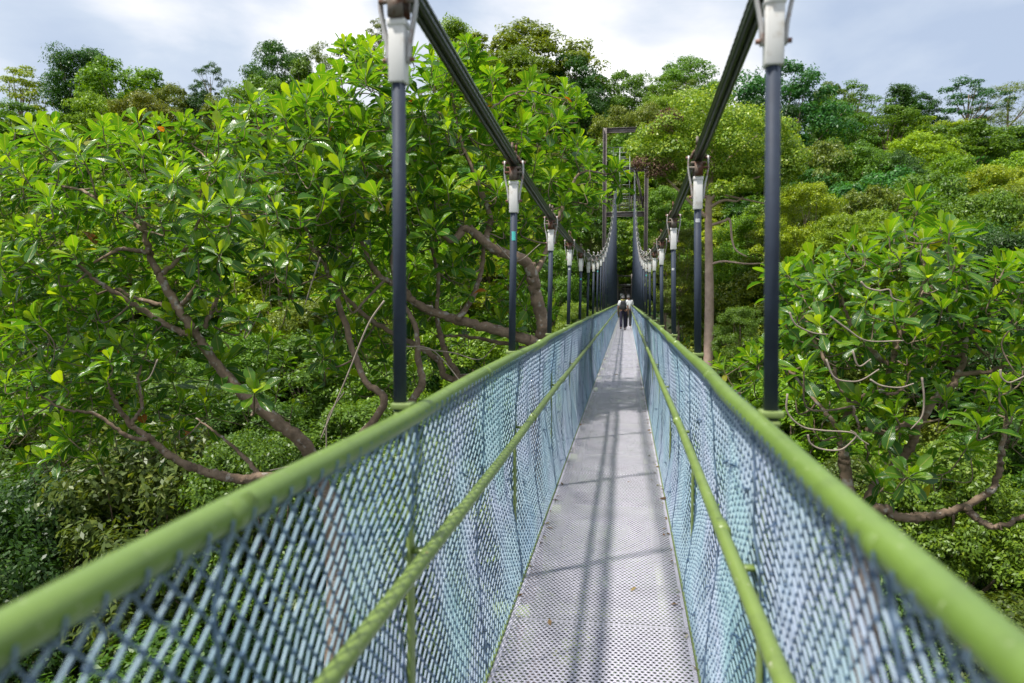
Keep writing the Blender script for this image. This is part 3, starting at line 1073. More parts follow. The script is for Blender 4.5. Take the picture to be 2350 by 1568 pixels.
def rosettes(mb, tips, axes, size, r):
    O, Dv, Nv, L, W, cu, fo, to = [], [], [], [], [], [], [], []
    for p, a, sz in zip(tips, axes, size):
        n = int(r.integers(9, 16))
        ref = norm(np.cross(a, [0.3, 0.5, 0.1]))
        bi = np.cross(a, ref)
        ph0 = r.uniform(0, 6.28)
        for q in range(n):
            f = q / (n - 1)                                # 0 inner and young, 1 outer and old
            ph = ph0 + q * 2.39996 + r.normal(0, 0.12)
            el = R(12 + 76 * f ** 1.05 + r.normal(0, 9))
            rad = ref * math.cos(ph) + bi * math.sin(ph)
            d = norm(a * math.cos(el) + rad * math.sin(el))
            # older leaves sag
            d = norm(d + np.array([0, 0, -0.25]) * f * r.uniform(0.3, 1.2))
            nn = a * math.sin(el) - rad * math.cos(el)
            nn = norm(nn + r.normal(0, 0.12, 3))
            O.append(p - a * 0.05 * f * sz / 0.25 + rad * 0.006)
            Dv.append(d); Nv.append(nn)
            l = sz * (0.55 + 0.45 * min(1, f * 2.2)) * r.uniform(0.70, 1.18)
            L.append(l); W.append(l * r.uniform(0.34, 0.42)); cu.append(r.uniform(-0.06, 0.34) + 0.16 * f)
            fo.append(r.uniform(0.02, 0.60))
            tn = 0.90 - 0.68 * f + r.normal(0, 0.10)
            if r.random() < 0.0015:
                tn = 1.0
            elif f > 0.8 and r.random() < 0.012:
                tn = 0.97
            else:
                tn = min(max(tn, 0.02), 0.91)
            to.append(tn)
    leaves_mesh(mb, *[np.array(x) for x in (O, Dv, Nv, L, W, cu, fo, to)])


def grow_tree(name, limbs, tips, axes, sizes, base, r, label, cat, group=None, twig_mat='bark', extra=None, loc=None):
    """limbs: [(path, r0, r1)] traced main branches; every leaf rosette is joined to them by a curved twig"""
    root = empty(name, base, 0, label, cat, group)
    base = np.array(base)
    tips, axes, sizes = list(tips), list(axes), list(sizes)
    for path, r0, rEnd in limbs[1:]:            # no limb ends bare
        e_ = np.array(path[-1], float)
        d_ = norm(e_ - np.array(path[-2], float))
        for q in range(5):
            tips.append(e_ + d_ * r.uniform(0.04, 0.22) + r.normal(0, 0.15, 3))
            axes.append(norm(np.array([0, 0, 0.9]) + d_ * 0.5 + r.normal(0, 0.25, 3)))
            sizes.append(r.uniform(0.17, 0.28))
    limbs = [(p_, a_, b_ if i_ == 0 else min(b_, 0.016) if len(p_) < 2 else b_ * 0.75) for i_, (p_, a_, b_) in enumerate(limbs)]
    wood, tw = MB(), MB()
    pos, rad = [], []
    for path, r0, r1 in limbs:
        P = smooth_path(path, 10)
        P[1:-1] += r.normal(0, 0.006, P[1:-1].shape)
        rr = np.linspace(r0, r1, len(P)) * 0.88 * (1 + 0.05 * np.sin(np.arange(len(P)) * 0.55 + r.uniform(0, 6)) + 0.03 * np.sin(np.arange(len(P)) * 1.3))
        n0 = len(P)
        wood.tube(P - base, rr, 12)
        vv = wood.v[-1]
        k12 = np.repeat(np.arange(n0), 12)
        vv[:n0 * 12] += (vv[:n0 * 12] - (P - base)[k12]) * r.normal(0, 0.05, (n0 * 12, 1))
        for kn in range(len(P) // 7):                 # knots and old branch scars
            q = int(r.integers(2, len(P) - 2))
            d_ = norm(r.normal(0, 1, 3))
            c_ = P[q] - base + d_ * rr[q] * 0.6
            wood.tube([c_, c_ + d_ * rr[q] * 0.75], [rr[q] * 0.55, rr[q] * 0.32], 7)
        pos += list(P)
        rad += list(rr)
    pos = np.array(pos)
    rad = np.array(rad)
    order = np.argsort([np.min(np.linalg.norm(pos - t, axis=1)) for t in tips])
    for idx in order:
        p, a = tips[idx], axes[idx]
        dv = pos - p
        dist = np.linalg.norm(dv, axis=1)
        # rather start below and behind the tip than above it
        cost = dist + np.maximum(0, dv[:, 2]) * 0.9 + 0.02 / np.maximum(rad, 0.004)*0.02
        k = int(np.argmin(cost))
        q, d = pos[k], dist[k]
        back = p - a * min(0.45 * d, 0.35)
        mid = (q + back) / 2 + r.normal(0, 0.05, 3) * min(d, 1.0) + np.array([0, 0, -0.06]) * min(d, 1)
        P = smooth_path([q, mid, back, p], 4)
        r0 = min(rad[k] * 0.72, 0.008 + 0.013 * d)
        rr = np.linspace(r0, 0.0066, len(P))
        tw.tube(P - base, rr, 6, False)
        pos = np.vstack([pos, P[2:-2]])
        rad = np.concatenate([rad, rr[2:-2]])
    nq = sum(len(q) for q in wood.q)
    nt_ = sum(len(q) for q in tw.q)
    off = wood.n
    wood.v += tw.v
    wood.q += [q + off for q in tw.q]
    wood.n += tw.n
    tk = wood.build('trunk', MT[twig_mat], root)
    tk.data.materials.append(MT['branch'])
    mi = np.zeros(len(tk.data.polygons), np.int32)
    mi[nq:nq + nt_] = 1
    tk.data.polygons.foreach_set('material_index', mi)
    lv = MB()
    rosettes(lv, np.array(tips) - base, axes, sizes, r)
    lv.build('crown', MT['bigleaf'], root)
    if extra:
        for path, rd in extra:
            e = MB()
            P = smooth_path(path, 6)
            e.tube(P - base, np.linspace(rd, rd * 0.6, len(P)), 6)
            e.build('dead_twig', MT['twig'], root)
    return root


def inpoly(x, y, poly):
    c = False
    j = len(poly) - 1
    for i in range(len(poly)):
        xi, yi = poly[i]
        xj, yj = poly[j]
        if (yi > y) != (yj > y) and x < (xj - xi) * (y - yi) / (yj - yi) + xi:
            c = not c
        j = i
    return c


def fill_tips(poly, n, y_of, dens, r, mind=0.22):
    """scatter rosettes through the crown's volume with a minimum distance"""
    xs = [p[0] for p in poly]
    ys_ = [p[1] for p in poly]
    out = np.zeros((0, 3))
    tries = 0
    while len(out) < n and tries < n * 60:
        tries += 1
        x, y = r.uniform(min(xs), max(xs)), r.uniform(min(ys_), max(ys_))
        if not inpoly(x, y, poly) or r.random() > dens(x, y):
            continue
        p = at(x, y, y_of(x, y, r))
        if len(out) and np.min(np.linalg.norm(out - p, axis=1)) < mind:
            continue
        out = np.vstack([out, p])
    return out


def tip_axes(tips, r, centre):
    A = []
    for p in tips:
        o = p - centre
        o[2] *= 0.3
        a = np.array([0, 0, 1.0]) + 0.42 * norm(o) + r.normal(0, 0.20, 3) + np.array([-0.06, -0.12, 0])
        A.append(norm(a))
    return np.array(A)


def px(pts, y0, y1=None):
    y1 = y0 if y1 is None else y1
    n = len(pts)
    return [at(a, b, y0 + (y1 - y0) * i / max(1, n - 1)) for i, (a, b) in enumerate(pts)]


r1 = np.random.default_rng(3)
# --- broad-leaved tree on the left
bx, by = at(770, 1250, 8.4)[:2]
baseL = (float(bx), float(by), float(ground_z(bx, by)) - 0.2)
fork = at(735, 1105, 8.4)
limbs = [
    ([np.array(baseL), np.array(baseL) + [0.15, 0.1, 4], np.array(baseL) + [-0.1, 0.0, 8.5], at(775, 1300, 8.4), fork], 0.26, 0.125),
    ([fork] + px([(700, 1022), (640, 972), (560, 905), (492, 828), (447, 762)], 8.3, 7.9), 0.105, 0.072),
    (px([(447, 762), (408, 708), (376, 650), (345, 590), (333, 530), (320, 480)], 7.9, 7.7), 0.068, 0.036),
    (px([(447, 764), (415, 762), (335, 718), (270, 675), (215, 640), (160, 590)], 7.9, 7.2), 0.046, 0.022),
    (px([(408, 710), (370, 700), (300, 680), (262, 664), (180, 690)], 7.9, 8.2), 0.034, 0.016),
    (px([(412, 705), (445, 665), (457, 640)], 7.9, 7.6), 0.034, 0.022),
    (px([(468, 752), (490, 708), (505, 660), (500, 618)], 7.95, 8.3), 0.036, 0.020),
    (px([(374, 628), (418, 583), (453, 514), (470, 450)], 7.8, 8.6), 0.034, 0.016),
    (px([(344, 579), (306, 575), (270, 574), (197, 606), (120, 560)], 7.7, 7.4), 0.032, 0.014),
    ([fork] + px([(700, 1115), (620, 1096), (551, 1100), (480, 1085), (430, 1068), (380, 1038), (338, 1003), (300, 975), (272, 935), (250, 890)], 8.2, 7.2), 0.085, 0.026),
    (px([(300, 975), (325, 930), (318, 868), (330, 820)], 7.4, 7.6), 0.026, 0.014),
    (px([(338, 1010), (290, 999), (220, 951), (150, 940), (80, 900)], 7.5, 7.0), 0.030, 0.014),
    (px([(600, 1098), (560, 1050), (505, 1000), (450, 960)], 8.1, 8.3), 0.036, 0.014),
    ([fork] + px([(880, 930), (830, 860), (760, 640), (735, 590), (700, 520)], 8.6, 8.9), 0.06, 0.028),
    (px([(330, 530), (250, 470), (160, 430), (60, 420)], 7.7, 8.6), 0.03, 0.014),
    (px([(735, 590), (660, 500), (600, 430), (560, 360)], 8.9, 9.6), 0.03, 0.014),
    (px([(470, 450), (480, 380), (440, 330)], 8.6, 9.2), 0.02, 0.012),
]
polyL = [(-120, 320), (0, 300), (100, 290), (180, 300), (260, 272), (380, 275), (470, 255), (560, 232), (640, 215), (740, 210), (800, 330), (830, 520), (800, 700), (760, 900), (700, 960), (560, 1010), (420, 1040), (260, 1060), (120, 1080), (-120, 1060)]


def depthL(x, y, r):
    lo = 7.0 + 1.5 * max(0.0, min(1.0, (y - 500) / 80)) * (r.random() < 0.8)
    return lo + 3.2 * r.random() ** 1.2 + 1.2 * max(0, (520 - y) / 300)


def densL(x, y):
    d = 1.0 if y < 560 else max(0.38, 1 - (y - 560) / 480)
    if 380 < x < 740 and 640 < y:
        d *= 0.45
    if x < 330 and y > 560:
        d = max(d, 1.0)
    if y > 1000:
        d *= 0.7
    return d


tipsL = fill_tips(polyL, 600, depthL, densL, r1, 0.27)
axL = tip_axes(tipsL.copy(), r1, at(420, 760, 8.6))
extraL = [(px([(882, 690), (845, 745), (802, 850), (760, 950), (735, 1010)], 7.3, 7.2), 0.011),
          (px([(735, 590), (712, 660), (700, 700)], 7.6), 0.009),
          (px([(362, 825), (340, 870), (300, 880)], 7.2), 0.008),
          (px([(620, 1080), (700, 1062), (745, 1040), (752, 960), (790, 900)], 7.4), 0.009)]
grow_tree('broadleaf_tree', limbs, list(tipsL), axL, r1.uniform(0.22, 0.37, len(tipsL)), baseL, r1,
          'large-leaved tree with a leaning brown trunk filling the far left of the view', 'tree', 'trees with rosettes of big leaves beside the bridge', extra=extraL)

# --- broad-leaved tree just left of the bridge
r2 = np.random.default_rng(5)
bx, by = at(1225, 900, 9.6)[:2]
baseC = (float(bx), float(by), float(ground_z(bx, by)) - 0.2)
fk = at(1238, 790, 9.6)
limbsC = [
    ([np.array(baseC), np.array(baseC) + [0.1, 0.1, 4.5], np.array(baseC) + [-0.1, 0.0, 9], at(1228, 920, 9.6), fk], 0.27, 0.135),
    ([fk] + px([(1247, 750), (1232, 690), (1224, 640), (1203, 598), (1150, 580), (1112, 556), (1070, 524), (1036, 552), (1000, 520)], 9.5, 8.9), 0.105, 0.055),
    (px([(1112, 556), (1125, 500), (1100, 430), (1060, 330), (1040, 240)], 9.2, 9.8), 0.05, 0.02),
    ([fk] + px([(1205, 778), (1130, 755), (1050, 735), (980, 710), (942, 686), (918, 655), (880, 640), (850, 605), (832, 560), (800, 500)], 9.4, 8.8), 0.085, 0.030),
    (px([(1050, 735), (1086, 680), (1106, 612), (1112, 555), (1130, 520)], 9.2, 9.4), 0.045, 0.026),
    ([fk] + px([(1215, 830), (1040, 870), (1008, 830), (968, 800), (930, 780), (862, 742), (800, 690), (760, 640), (736, 588), (700, 520)], 9.9, 9.3), 0.06, 0.026),
    (px([(1040, 900), (1050, 860), (1030, 828), (1010, 770), (1003, 718), (1006, 640), (990, 560), (1000, 450)], 9.7, 9.9), 0.055, 0.024),
    (px([(940, 930), (968, 880), (960, 828), (954, 752), (925, 690), (900, 600), (930, 480)], 8.9, 9.2), 0.058, 0.022),
    (px([(1208, 800), (1090, 775), (1000, 770)], 9.7, 9.9), 0.036, 0.018),
    (px([(1224, 640), (1260, 560), (1290, 480), (1330, 400), (1400, 400)], 9.5, 11.5), 0.045, 0.016),
    (px([(1060, 330), (1000, 250), (930, 190), (850, 150)], 9.8, 10.3), 0.02, 0.012),
    (px([(1060, 330), (1130, 250), (1200, 210), (1300, 230)], 9.8, 11.0), 0.02, 0.012),
    (px([(1040, 240), (1040, 170), (1060, 130)], 9.8, 10.0), 0.016, 0.010),
    (px([(800, 500), (790, 380), (800, 260), (830, 150)], 8.8, 9.6), 0.03, 0.012),
]
polyC = [(640, 225), (720, 215), (770, 150), (800, 92), (860, 92), (905, 108), (980, 130), (1090, 115), (1110, 150), (1190, 180), (1280, 180), (1320, 205), (1335, 270), (1352, 350), (1390, 385), (1402, 430), (1372, 485), (1330, 540), (1300, 570), (1270, 640), (1270, 720), (1180, 780), (1000, 830), (880, 900), (760, 900), (740, 600)]


def depthC(x, y, r):
    lo = 7.6 + 3.0 * max(0, (x - 900) / 500) + 1.8 * max(0.0, min(1.0, (y - 470) / 80)) * (r.random() < 0.85)
    return lo + 3.2 * r.random() ** 1.1 + 1.0 * max(0, (400 - y) / 300)


def densC(x, y):
    d = 1.0 if y < 500 else max(0.28, 1 - (y - 500) / 330)
    return d


tipsC = fill_tips(polyC, 470, depthC, densC, r2, 0.27)
axC = tip_axes(tipsC.copy(), r2, at(1080, 640, 9.6))
extraC = [(px([(930, 795), (985, 800), (1020, 830), (1060, 880)], 8.6), 0.010), (px([(960, 800), (1040, 810), (1100, 825), (1140, 790)], 8.6), 0.008),
          (px([(1140, 560), (1185, 600), (1240, 560)], 9.0), 0.008)]
grow_tree('broadleaf_tree', limbsC, list(tipsC), axC, r2.uniform(0.22, 0.37, len(tipsC)), baseC, r2,
          'large-leaved tree with a crooked bent limb close against the left handrail', 'tree', 'trees with rosettes of big leaves beside the bridge', extra=extraC)

# --- broad-leaved tree on the right
r3 = np.random.default_rng(9)
bx, by = at(1990, 1330, 7.0)[:2]
baseR = (float(bx), float(by), float(ground_z(bx, by)) - 0.2)
fr = at(1960, 1230, 7.0)
limbsR = [
    ([np.array(baseR), np.array(baseR) + [0.1, 0.1, 4.5], np.array(baseR) + [-0.1, 0.0, 9], at(1985, 1400, 7.0), fr], 0.24, 0.10),
    ([fr] + px([(1943, 1100), (1936, 1044), (1934, 1000), (1957, 932), (2018, 894), (2041, 857), (2052, 815)], 7.0, 6.9), 0.066, 0.034),
    (px([(2041, 840), (2000, 805), (1978, 780), (1950, 738), (1930, 680)], 6.9, 7.2), 0.032, 0.016),
    (px([(2052, 815), (2070, 760), (2110, 700), (2120, 620), (2130, 560)], 6.9, 7.2), 0.032, 0.014),
    ([fr] + px([(1999, 1135), (2046, 1077), (2088, 1030), (2102, 988), (2097, 965), (2064, 983), (2027, 993), (1988, 985)], 7.0, 6.7), 0.055, 0.026),
    (px([(2100, 985), (2149, 913), (2191, 876), (2209, 834), (2214, 787), (2233, 759), (2260, 690)], 7.0, 7.6), 0.042, 0.018),
    ([fr] + px([(2010, 1168), (2074, 1189), (2149, 1182), (2214, 1162), (2275, 1125), (2293, 1078), (2298, 1030), (2310, 960)], 6.8, 6.5), 0.055, 0.022),
    (px([(2214, 1164), (2250, 1196), (2290, 1210), (2350, 1184), (2440, 1150)], 6.6, 6.5), 0.036, 0.020),
    (px([(2191, 860), (2280, 850), (2330, 815), (2380, 780)], 7.2, 7.0), 0.026, 0.014),
    (px([(1934, 1000), (1880, 930), (1820, 860), (1760, 800)], 7.1, 7.8), 0.026, 0.012),
    (px([(1957, 932), (1900, 840), (1850, 740), (1840, 660)], 7.0, 7.6), 0.024, 0.012),
    (px([(2260, 690), (2290, 640), (2330, 620)], 7.6, 7.8), 0.018, 0.010),
    (px([(2018, 894), (2045, 905), (2075, 890), (2090, 850)], 6.7), 0.018, 0.008),
    (px([(1957, 932), (1975, 990), (1990, 1030)], 6.6), 0.014, 0.010),
]
polyR = [(1640, 860), (1650, 800), (1700, 775), (1770, 760), (1790, 640), (1830, 590), (1900, 585), (1960, 545), (2030, 530), (2090, 490), (2160, 515), (2230, 540), (2270, 600), (2350, 610), (2480, 620), (2480, 1060), (2380, 1090), (2250, 1060), (2140, 1110), (2050, 1070), (1980, 930), (1870, 960), (1800, 900), (1720, 870)]


def depthR(x, y, r):
    return 6.2 + 1.1 * max(0.0, min(1.0, (y - 740) / 80)) * (r.random() < 0.85) + 2.6 * r.random() + 1.8 * max(0, (1850 - x) / 200)


def densR(x, y):
    d = 1.0 if y < 720 else max(0.22, 1 - (y - 720) / 330)
    return d


tipsR = fill_tips(polyR, 235, depthR, densR, r3, 0.22)
axR = tip_axes(tipsR.copy(), r3, at(2080, 860, 7.0))
extraR = []
for pts in [[(520, 780), (560, 870), (640, 890), (700, 880), (780, 830)], [(330, 950), (330, 1040), (400, 1110), (500, 1130), (640, 1140), (690, 1175), (730, 1200)],
            [(430, 1150), (445, 1195), (500, 1222), (590, 1225), (650, 1180), (668, 1150), (640, 1130)], [(690, 400), (720, 430), (780, 445), (830, 440), (845, 480), (900, 500)],
            [(340, 550), (370, 610), (450, 650), (530, 660)], [(735, 880), (790, 910), (880, 920), (950, 900)], [(990, 870), (1000, 970), (990, 1060), (935, 1125)],
            [(650, 740), (680, 815), (740, 780)], [(1375, 830), (1380, 870), (1420, 895), (1500, 860)], [(540, 570), (620, 630), (720, 690), (900, 690)]]:
    extraR.append((px([((1800 + a / 1.961) * 0.918, (500 + b / 1.961) * 0.918) for a, b in pts], 6.1), 0.0085))
grow_tree('broadleaf_tree', limbsR, list(tipsR), axR, r3.uniform(0.18, 0.28, len(tipsR)), baseR, r3,
          'large-leaved tree with pale looping bare twigs to the right of the bridge', 'tree', 'trees with rosettes of big leaves beside the bridge', extra=extraR)

# ----------------------------------------------------------------------------- forest


def small_leaves(mb, P, Nn, size, r, slim=0.42):
    n = len(P)
    d = norm(np.cross(Nn, norm(r.normal(0, 1, (n, 3)))))
    d[:, 2] -= 0.35
    d = norm(d)
    s = norm(np.cross(d, Nn))
    nn = np.cross(s, d)
    L = size * r.uniform(0.7, 1.3, n)[:, None]
    V = np.stack([P - d * L * 0.5, P + s * L * slim * 0.55 + nn * L * 0.06, P + d * L * 0.5, P - s * L * slim * 0.55 + nn * L * 0.06], 1)
    mb.add(V.reshape(-1, 3), (np.arange(n)[:, None] * 4 + np.arange(4)[None]))


def tree_proto(seed, H, Rr, base, shape, nclump, per, leaf, rc=0.26, gap=0.0, flat=0.7, slim=0.42, droop=0.0):
    """returns (trunk mesh, crown mesh, H, R): crown made of leaf clumps carried by limbs"""
    r = np.random.default_rng(seed)
    cl = []
    while len(cl) < nclump:
        h = r.random()
        if shape == 'dome':
            prof = math.sqrt(max(0, 1 - h ** 2.2)) * (0.55 + 0.45 * min(1, h * 4 + 0.4))
        elif shape == 'round':
            prof = math.sqrt(max(0, 1 - (2 * h - 1) ** 2)) * 0.95 + 0.05
        elif shape == 'cone':
            prof = (1 - h) ** 0.75 * 0.9 + 0.12
        elif shape == 'column':
            prof = 0.75 + 0.25 * math.sin(h * 9 + seed) if h < 0.85 else 0.5
        else:
            prof = 0.8
        ph = r.uniform(0, 6.28)
        prof *= 1 + 0.22 * math.sin(3 * ph + seed) + 0.12 * math.sin(5 * ph + 2 * seed)
        q = prof * (0.25 + 0.75 * r.random() ** 0.45)
        c = np.array([q * Rr * math.cos(ph), q * Rr * math.sin(ph), base + (H - base) * h * 0.94])
        if gap and any(np.linalg.norm((c - o) * [1, 1, 1.4]) < gap * Rr for o in cl):
            if r.random() < 0.93:
                continue
        cl.append(c)
    lv = MB()
    tops = H
    for c in cl:
        rad = rc * Rr * r.uniform(0.65, 1.25)
        n = int(per * r.uniform(0.7, 1.3))
        u = norm(r.normal(0, 1, (n, 3)))
        u[:, 2] = np.where(u[:, 2] < -0.3, -u[:, 2] * 0.6, u[:, 2])
        u = norm(u)
        rr = rad * (0.55 + 0.5 * r.random((n, 1)) ** 0.6)
        lump = 1 + 0.30 * np.sin(5 * u[:, :1] + c[0]) * np.sin(4 * u[:, 1:2] + c[1] * 2)
        P = c + u * rr * lump * np.array([1, 1, flat])
        if droop:
            P[:, 2] -= droop * rad * r.random(n) ** 2
        Nn = norm(u * 0.8 + np.array([0, 0, 0.7]) + r.normal(0, 0.45, (n, 3)))
        small_leaves(lv, P, Nn, leaf, r, slim)
    # stray sprays break the outline
    m_ = int(nclump * per * 0.035)
    ci = r.integers(0, nclump, m_)
    P = np.array(cl)[ci] + r.normal(0, rc * Rr * 0.6, (m_, 3)) * [1, 1, 0.6]
    small_leaves(lv, P, norm(r.normal(0, 0.5, (m_, 3)) + [0, 0, 1]), leaf, r, slim)
    wd = MB()
    b0 = np.array([r.uniform(-.3, .3), r.uniform(-.3, .3), base * 0.9])
    topc = np.array([0, 0, base + (H - base) * 0.72])
    P = smooth_path([[0, 0, -14.0], [0, 0, -1.0], [r.uniform(-.2, .2), r.uniform(-.2, .2), base * 0.5], b0, topc], 5)
    rt = 0.015 * H
    wd.tube(P, np.linspace(rt * 1.3, rt * 0.25, len(P)), 9)
    for c in cl[:(26 if H < 15.5 else 14)]:
        t = min(0.95, max(0.1, (c[2] - base) / (H - base) * 0.6))
        q = b0 + (topc - b0) * t
        mid = (q + c) / 2 + r.normal(0, 0.06, 3) * Rr + [0, 0, -0.05 * Rr]
        PP = smooth_path([q, mid, c], 4)
        wd.tube(PP, np.linspace(rt * 0.36, rt * 0.09, len(PP)), 5, False)
    return wd.mesh('trunk'), lv.mesh('crown', smooth=False), H, Rr


PR = {
    'dome': tree_proto(21, 16, 5.0, 7.5, 'dome', 84, 330, 0.27, 0.22, 0.20, 0.6),
    'dome2': tree_proto(22, 16, 5.0, 6.0, 'dome', 100, 300, 0.26, 0.21, 0.18, 0.7),
    'round': tree_proto(23, 15, 4.2, 3.5, 'round', 110, 280, 0.25, 0.23, 0.17, 0.8),
    'round2': tree_proto(24, 14, 4.4, 2.5, 'round', 100, 300, 0.28, 0.24, 0.18, 0.75, 0.5),
    'cone': tree_proto(25, 16, 3.4, 3.0, 'cone', 90, 270, 0.24, 0.28, 0.14, 0.9),
    'column': tree_proto(26, 17, 2.7, 3.0, 'column', 90, 270, 0.24, 0.40, 0.2, 0.9),
    'airy': tree_proto(27, 18, 4.4, 7.5, 'dome', 50, 240, 0.25, 0.20, 0.26, 0.55),
    'airy2': tree_proto(28, 18, 4.6, 6.5, 'round', 52, 250, 0.25, 0.20, 0.26, 0.6),
    'feather': tree_proto(29, 19, 4.2, 9.5, 'dome', 60, 170, 0.28, 0.20, 0.24, 0.9, 0.2),
    'near': tree_proto(30, 11, 3.8, 2.0, 'round', 120, 520, 0.150, 0.20, 0.18, 0.8, 0.5),
    'near2': tree_proto(31, 11, 3.8, 2.5, 'dome', 120, 520, 0.165, 0.20, 0.18, 0.7, 0.45),
    'droopy': tree_proto(32, 11, 3.4, 2.0, 'round', 110, 420, 0.22, 0.21, 0.18, 0.8, 0.36, 1.1),
    'bush': tree_proto(33, 4.0, 2.2, 0.4, 'dome', 50, 300, 0.15, 0.25, 0.2, 0.8, 0.5),
}
for k_, v_ in PR.items():
    v_[0].materials.append(MT['bark'] if k_ in ('near', 'near2', 'droopy', 'bush', 'round', 'round2', 'airy', 'airy2', 'feather') else MT['bark_pale'])
    v_[1].materials.append(MT['forest'])

TONE = {
    'dark': (0.022, 0.062, 0.014), 'mid': (0.053, 0.112, 0.014), 'bright': (0.086, 0.155, 0.014), 'yellow': (0.125, 0.180, 0.016), 'olive': (0.070, 0.105, 0.020),
    'blue': (0.026, 0.085, 0.036), 'lime': (0.105, 0.180, 0.014), 'brown': (0.088, 0.105, 0.022), 'grey': (0.075, 0.105, 0.045), 'deep': (0.016, 0.046, 0.014)}
NAMES = {'dome': 'umbrella_tree', 'dome2': 'umbrella_tree', 'round': 'rainforest_tree', 'round2': 'rainforest_tree', 'cone': 'conical_tree', 'column': 'columnar_tree', 'airy': 'airy_tree', 'airy2': 'airy_tree',
         'feather': 'feathery_tree', 'near': 'leafy_tree', 'near2': 'leafy_tree', 'droopy': 'drooping_tree', 'bush': 'leafy_bush'}


def plant(kind, x, y, top, width, tone, label, group=None, rz=None, zbase=None, cat='tree'):
    tr, cr, H, Rr = PR[kind]
    zb = float(ground_z(x, y)) if zbase is None else zbase
    h = max(top - zb, 2.0)
    root = empty(NAMES[kind], (x, y, zb), random.uniform(0, 6.28) if rz is None else rz, label, cat, group)
    sx = width / (2 * Rr)
    sz = min(h / H, 1.3 * sx)
    t = obj('trunk', tr, None, root)
    c = obj('crown', cr, None, root)
    for q in (t, c):
        q.scale = (sx, sx, sz)
        q.location = (0, 0, h - H * sz)
    b = TONE[tone]
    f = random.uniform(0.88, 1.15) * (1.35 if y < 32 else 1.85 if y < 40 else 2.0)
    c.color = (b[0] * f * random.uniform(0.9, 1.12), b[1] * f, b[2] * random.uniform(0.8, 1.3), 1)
    return root


def plant_px(kind, cx, ty, wpx, Y, tone, label, group=None, cat='tree'):
    """tree whose top stands at pixel (cx, ty) and whose crown is wpx wide, at distance Y"""
    p = at(cx, ty, Y)
    return plant(kind, float(p[0]), float(p[1]), float(p[2]), wpx / FPX * Y * 1.12, tone, label, group, cat=cat)


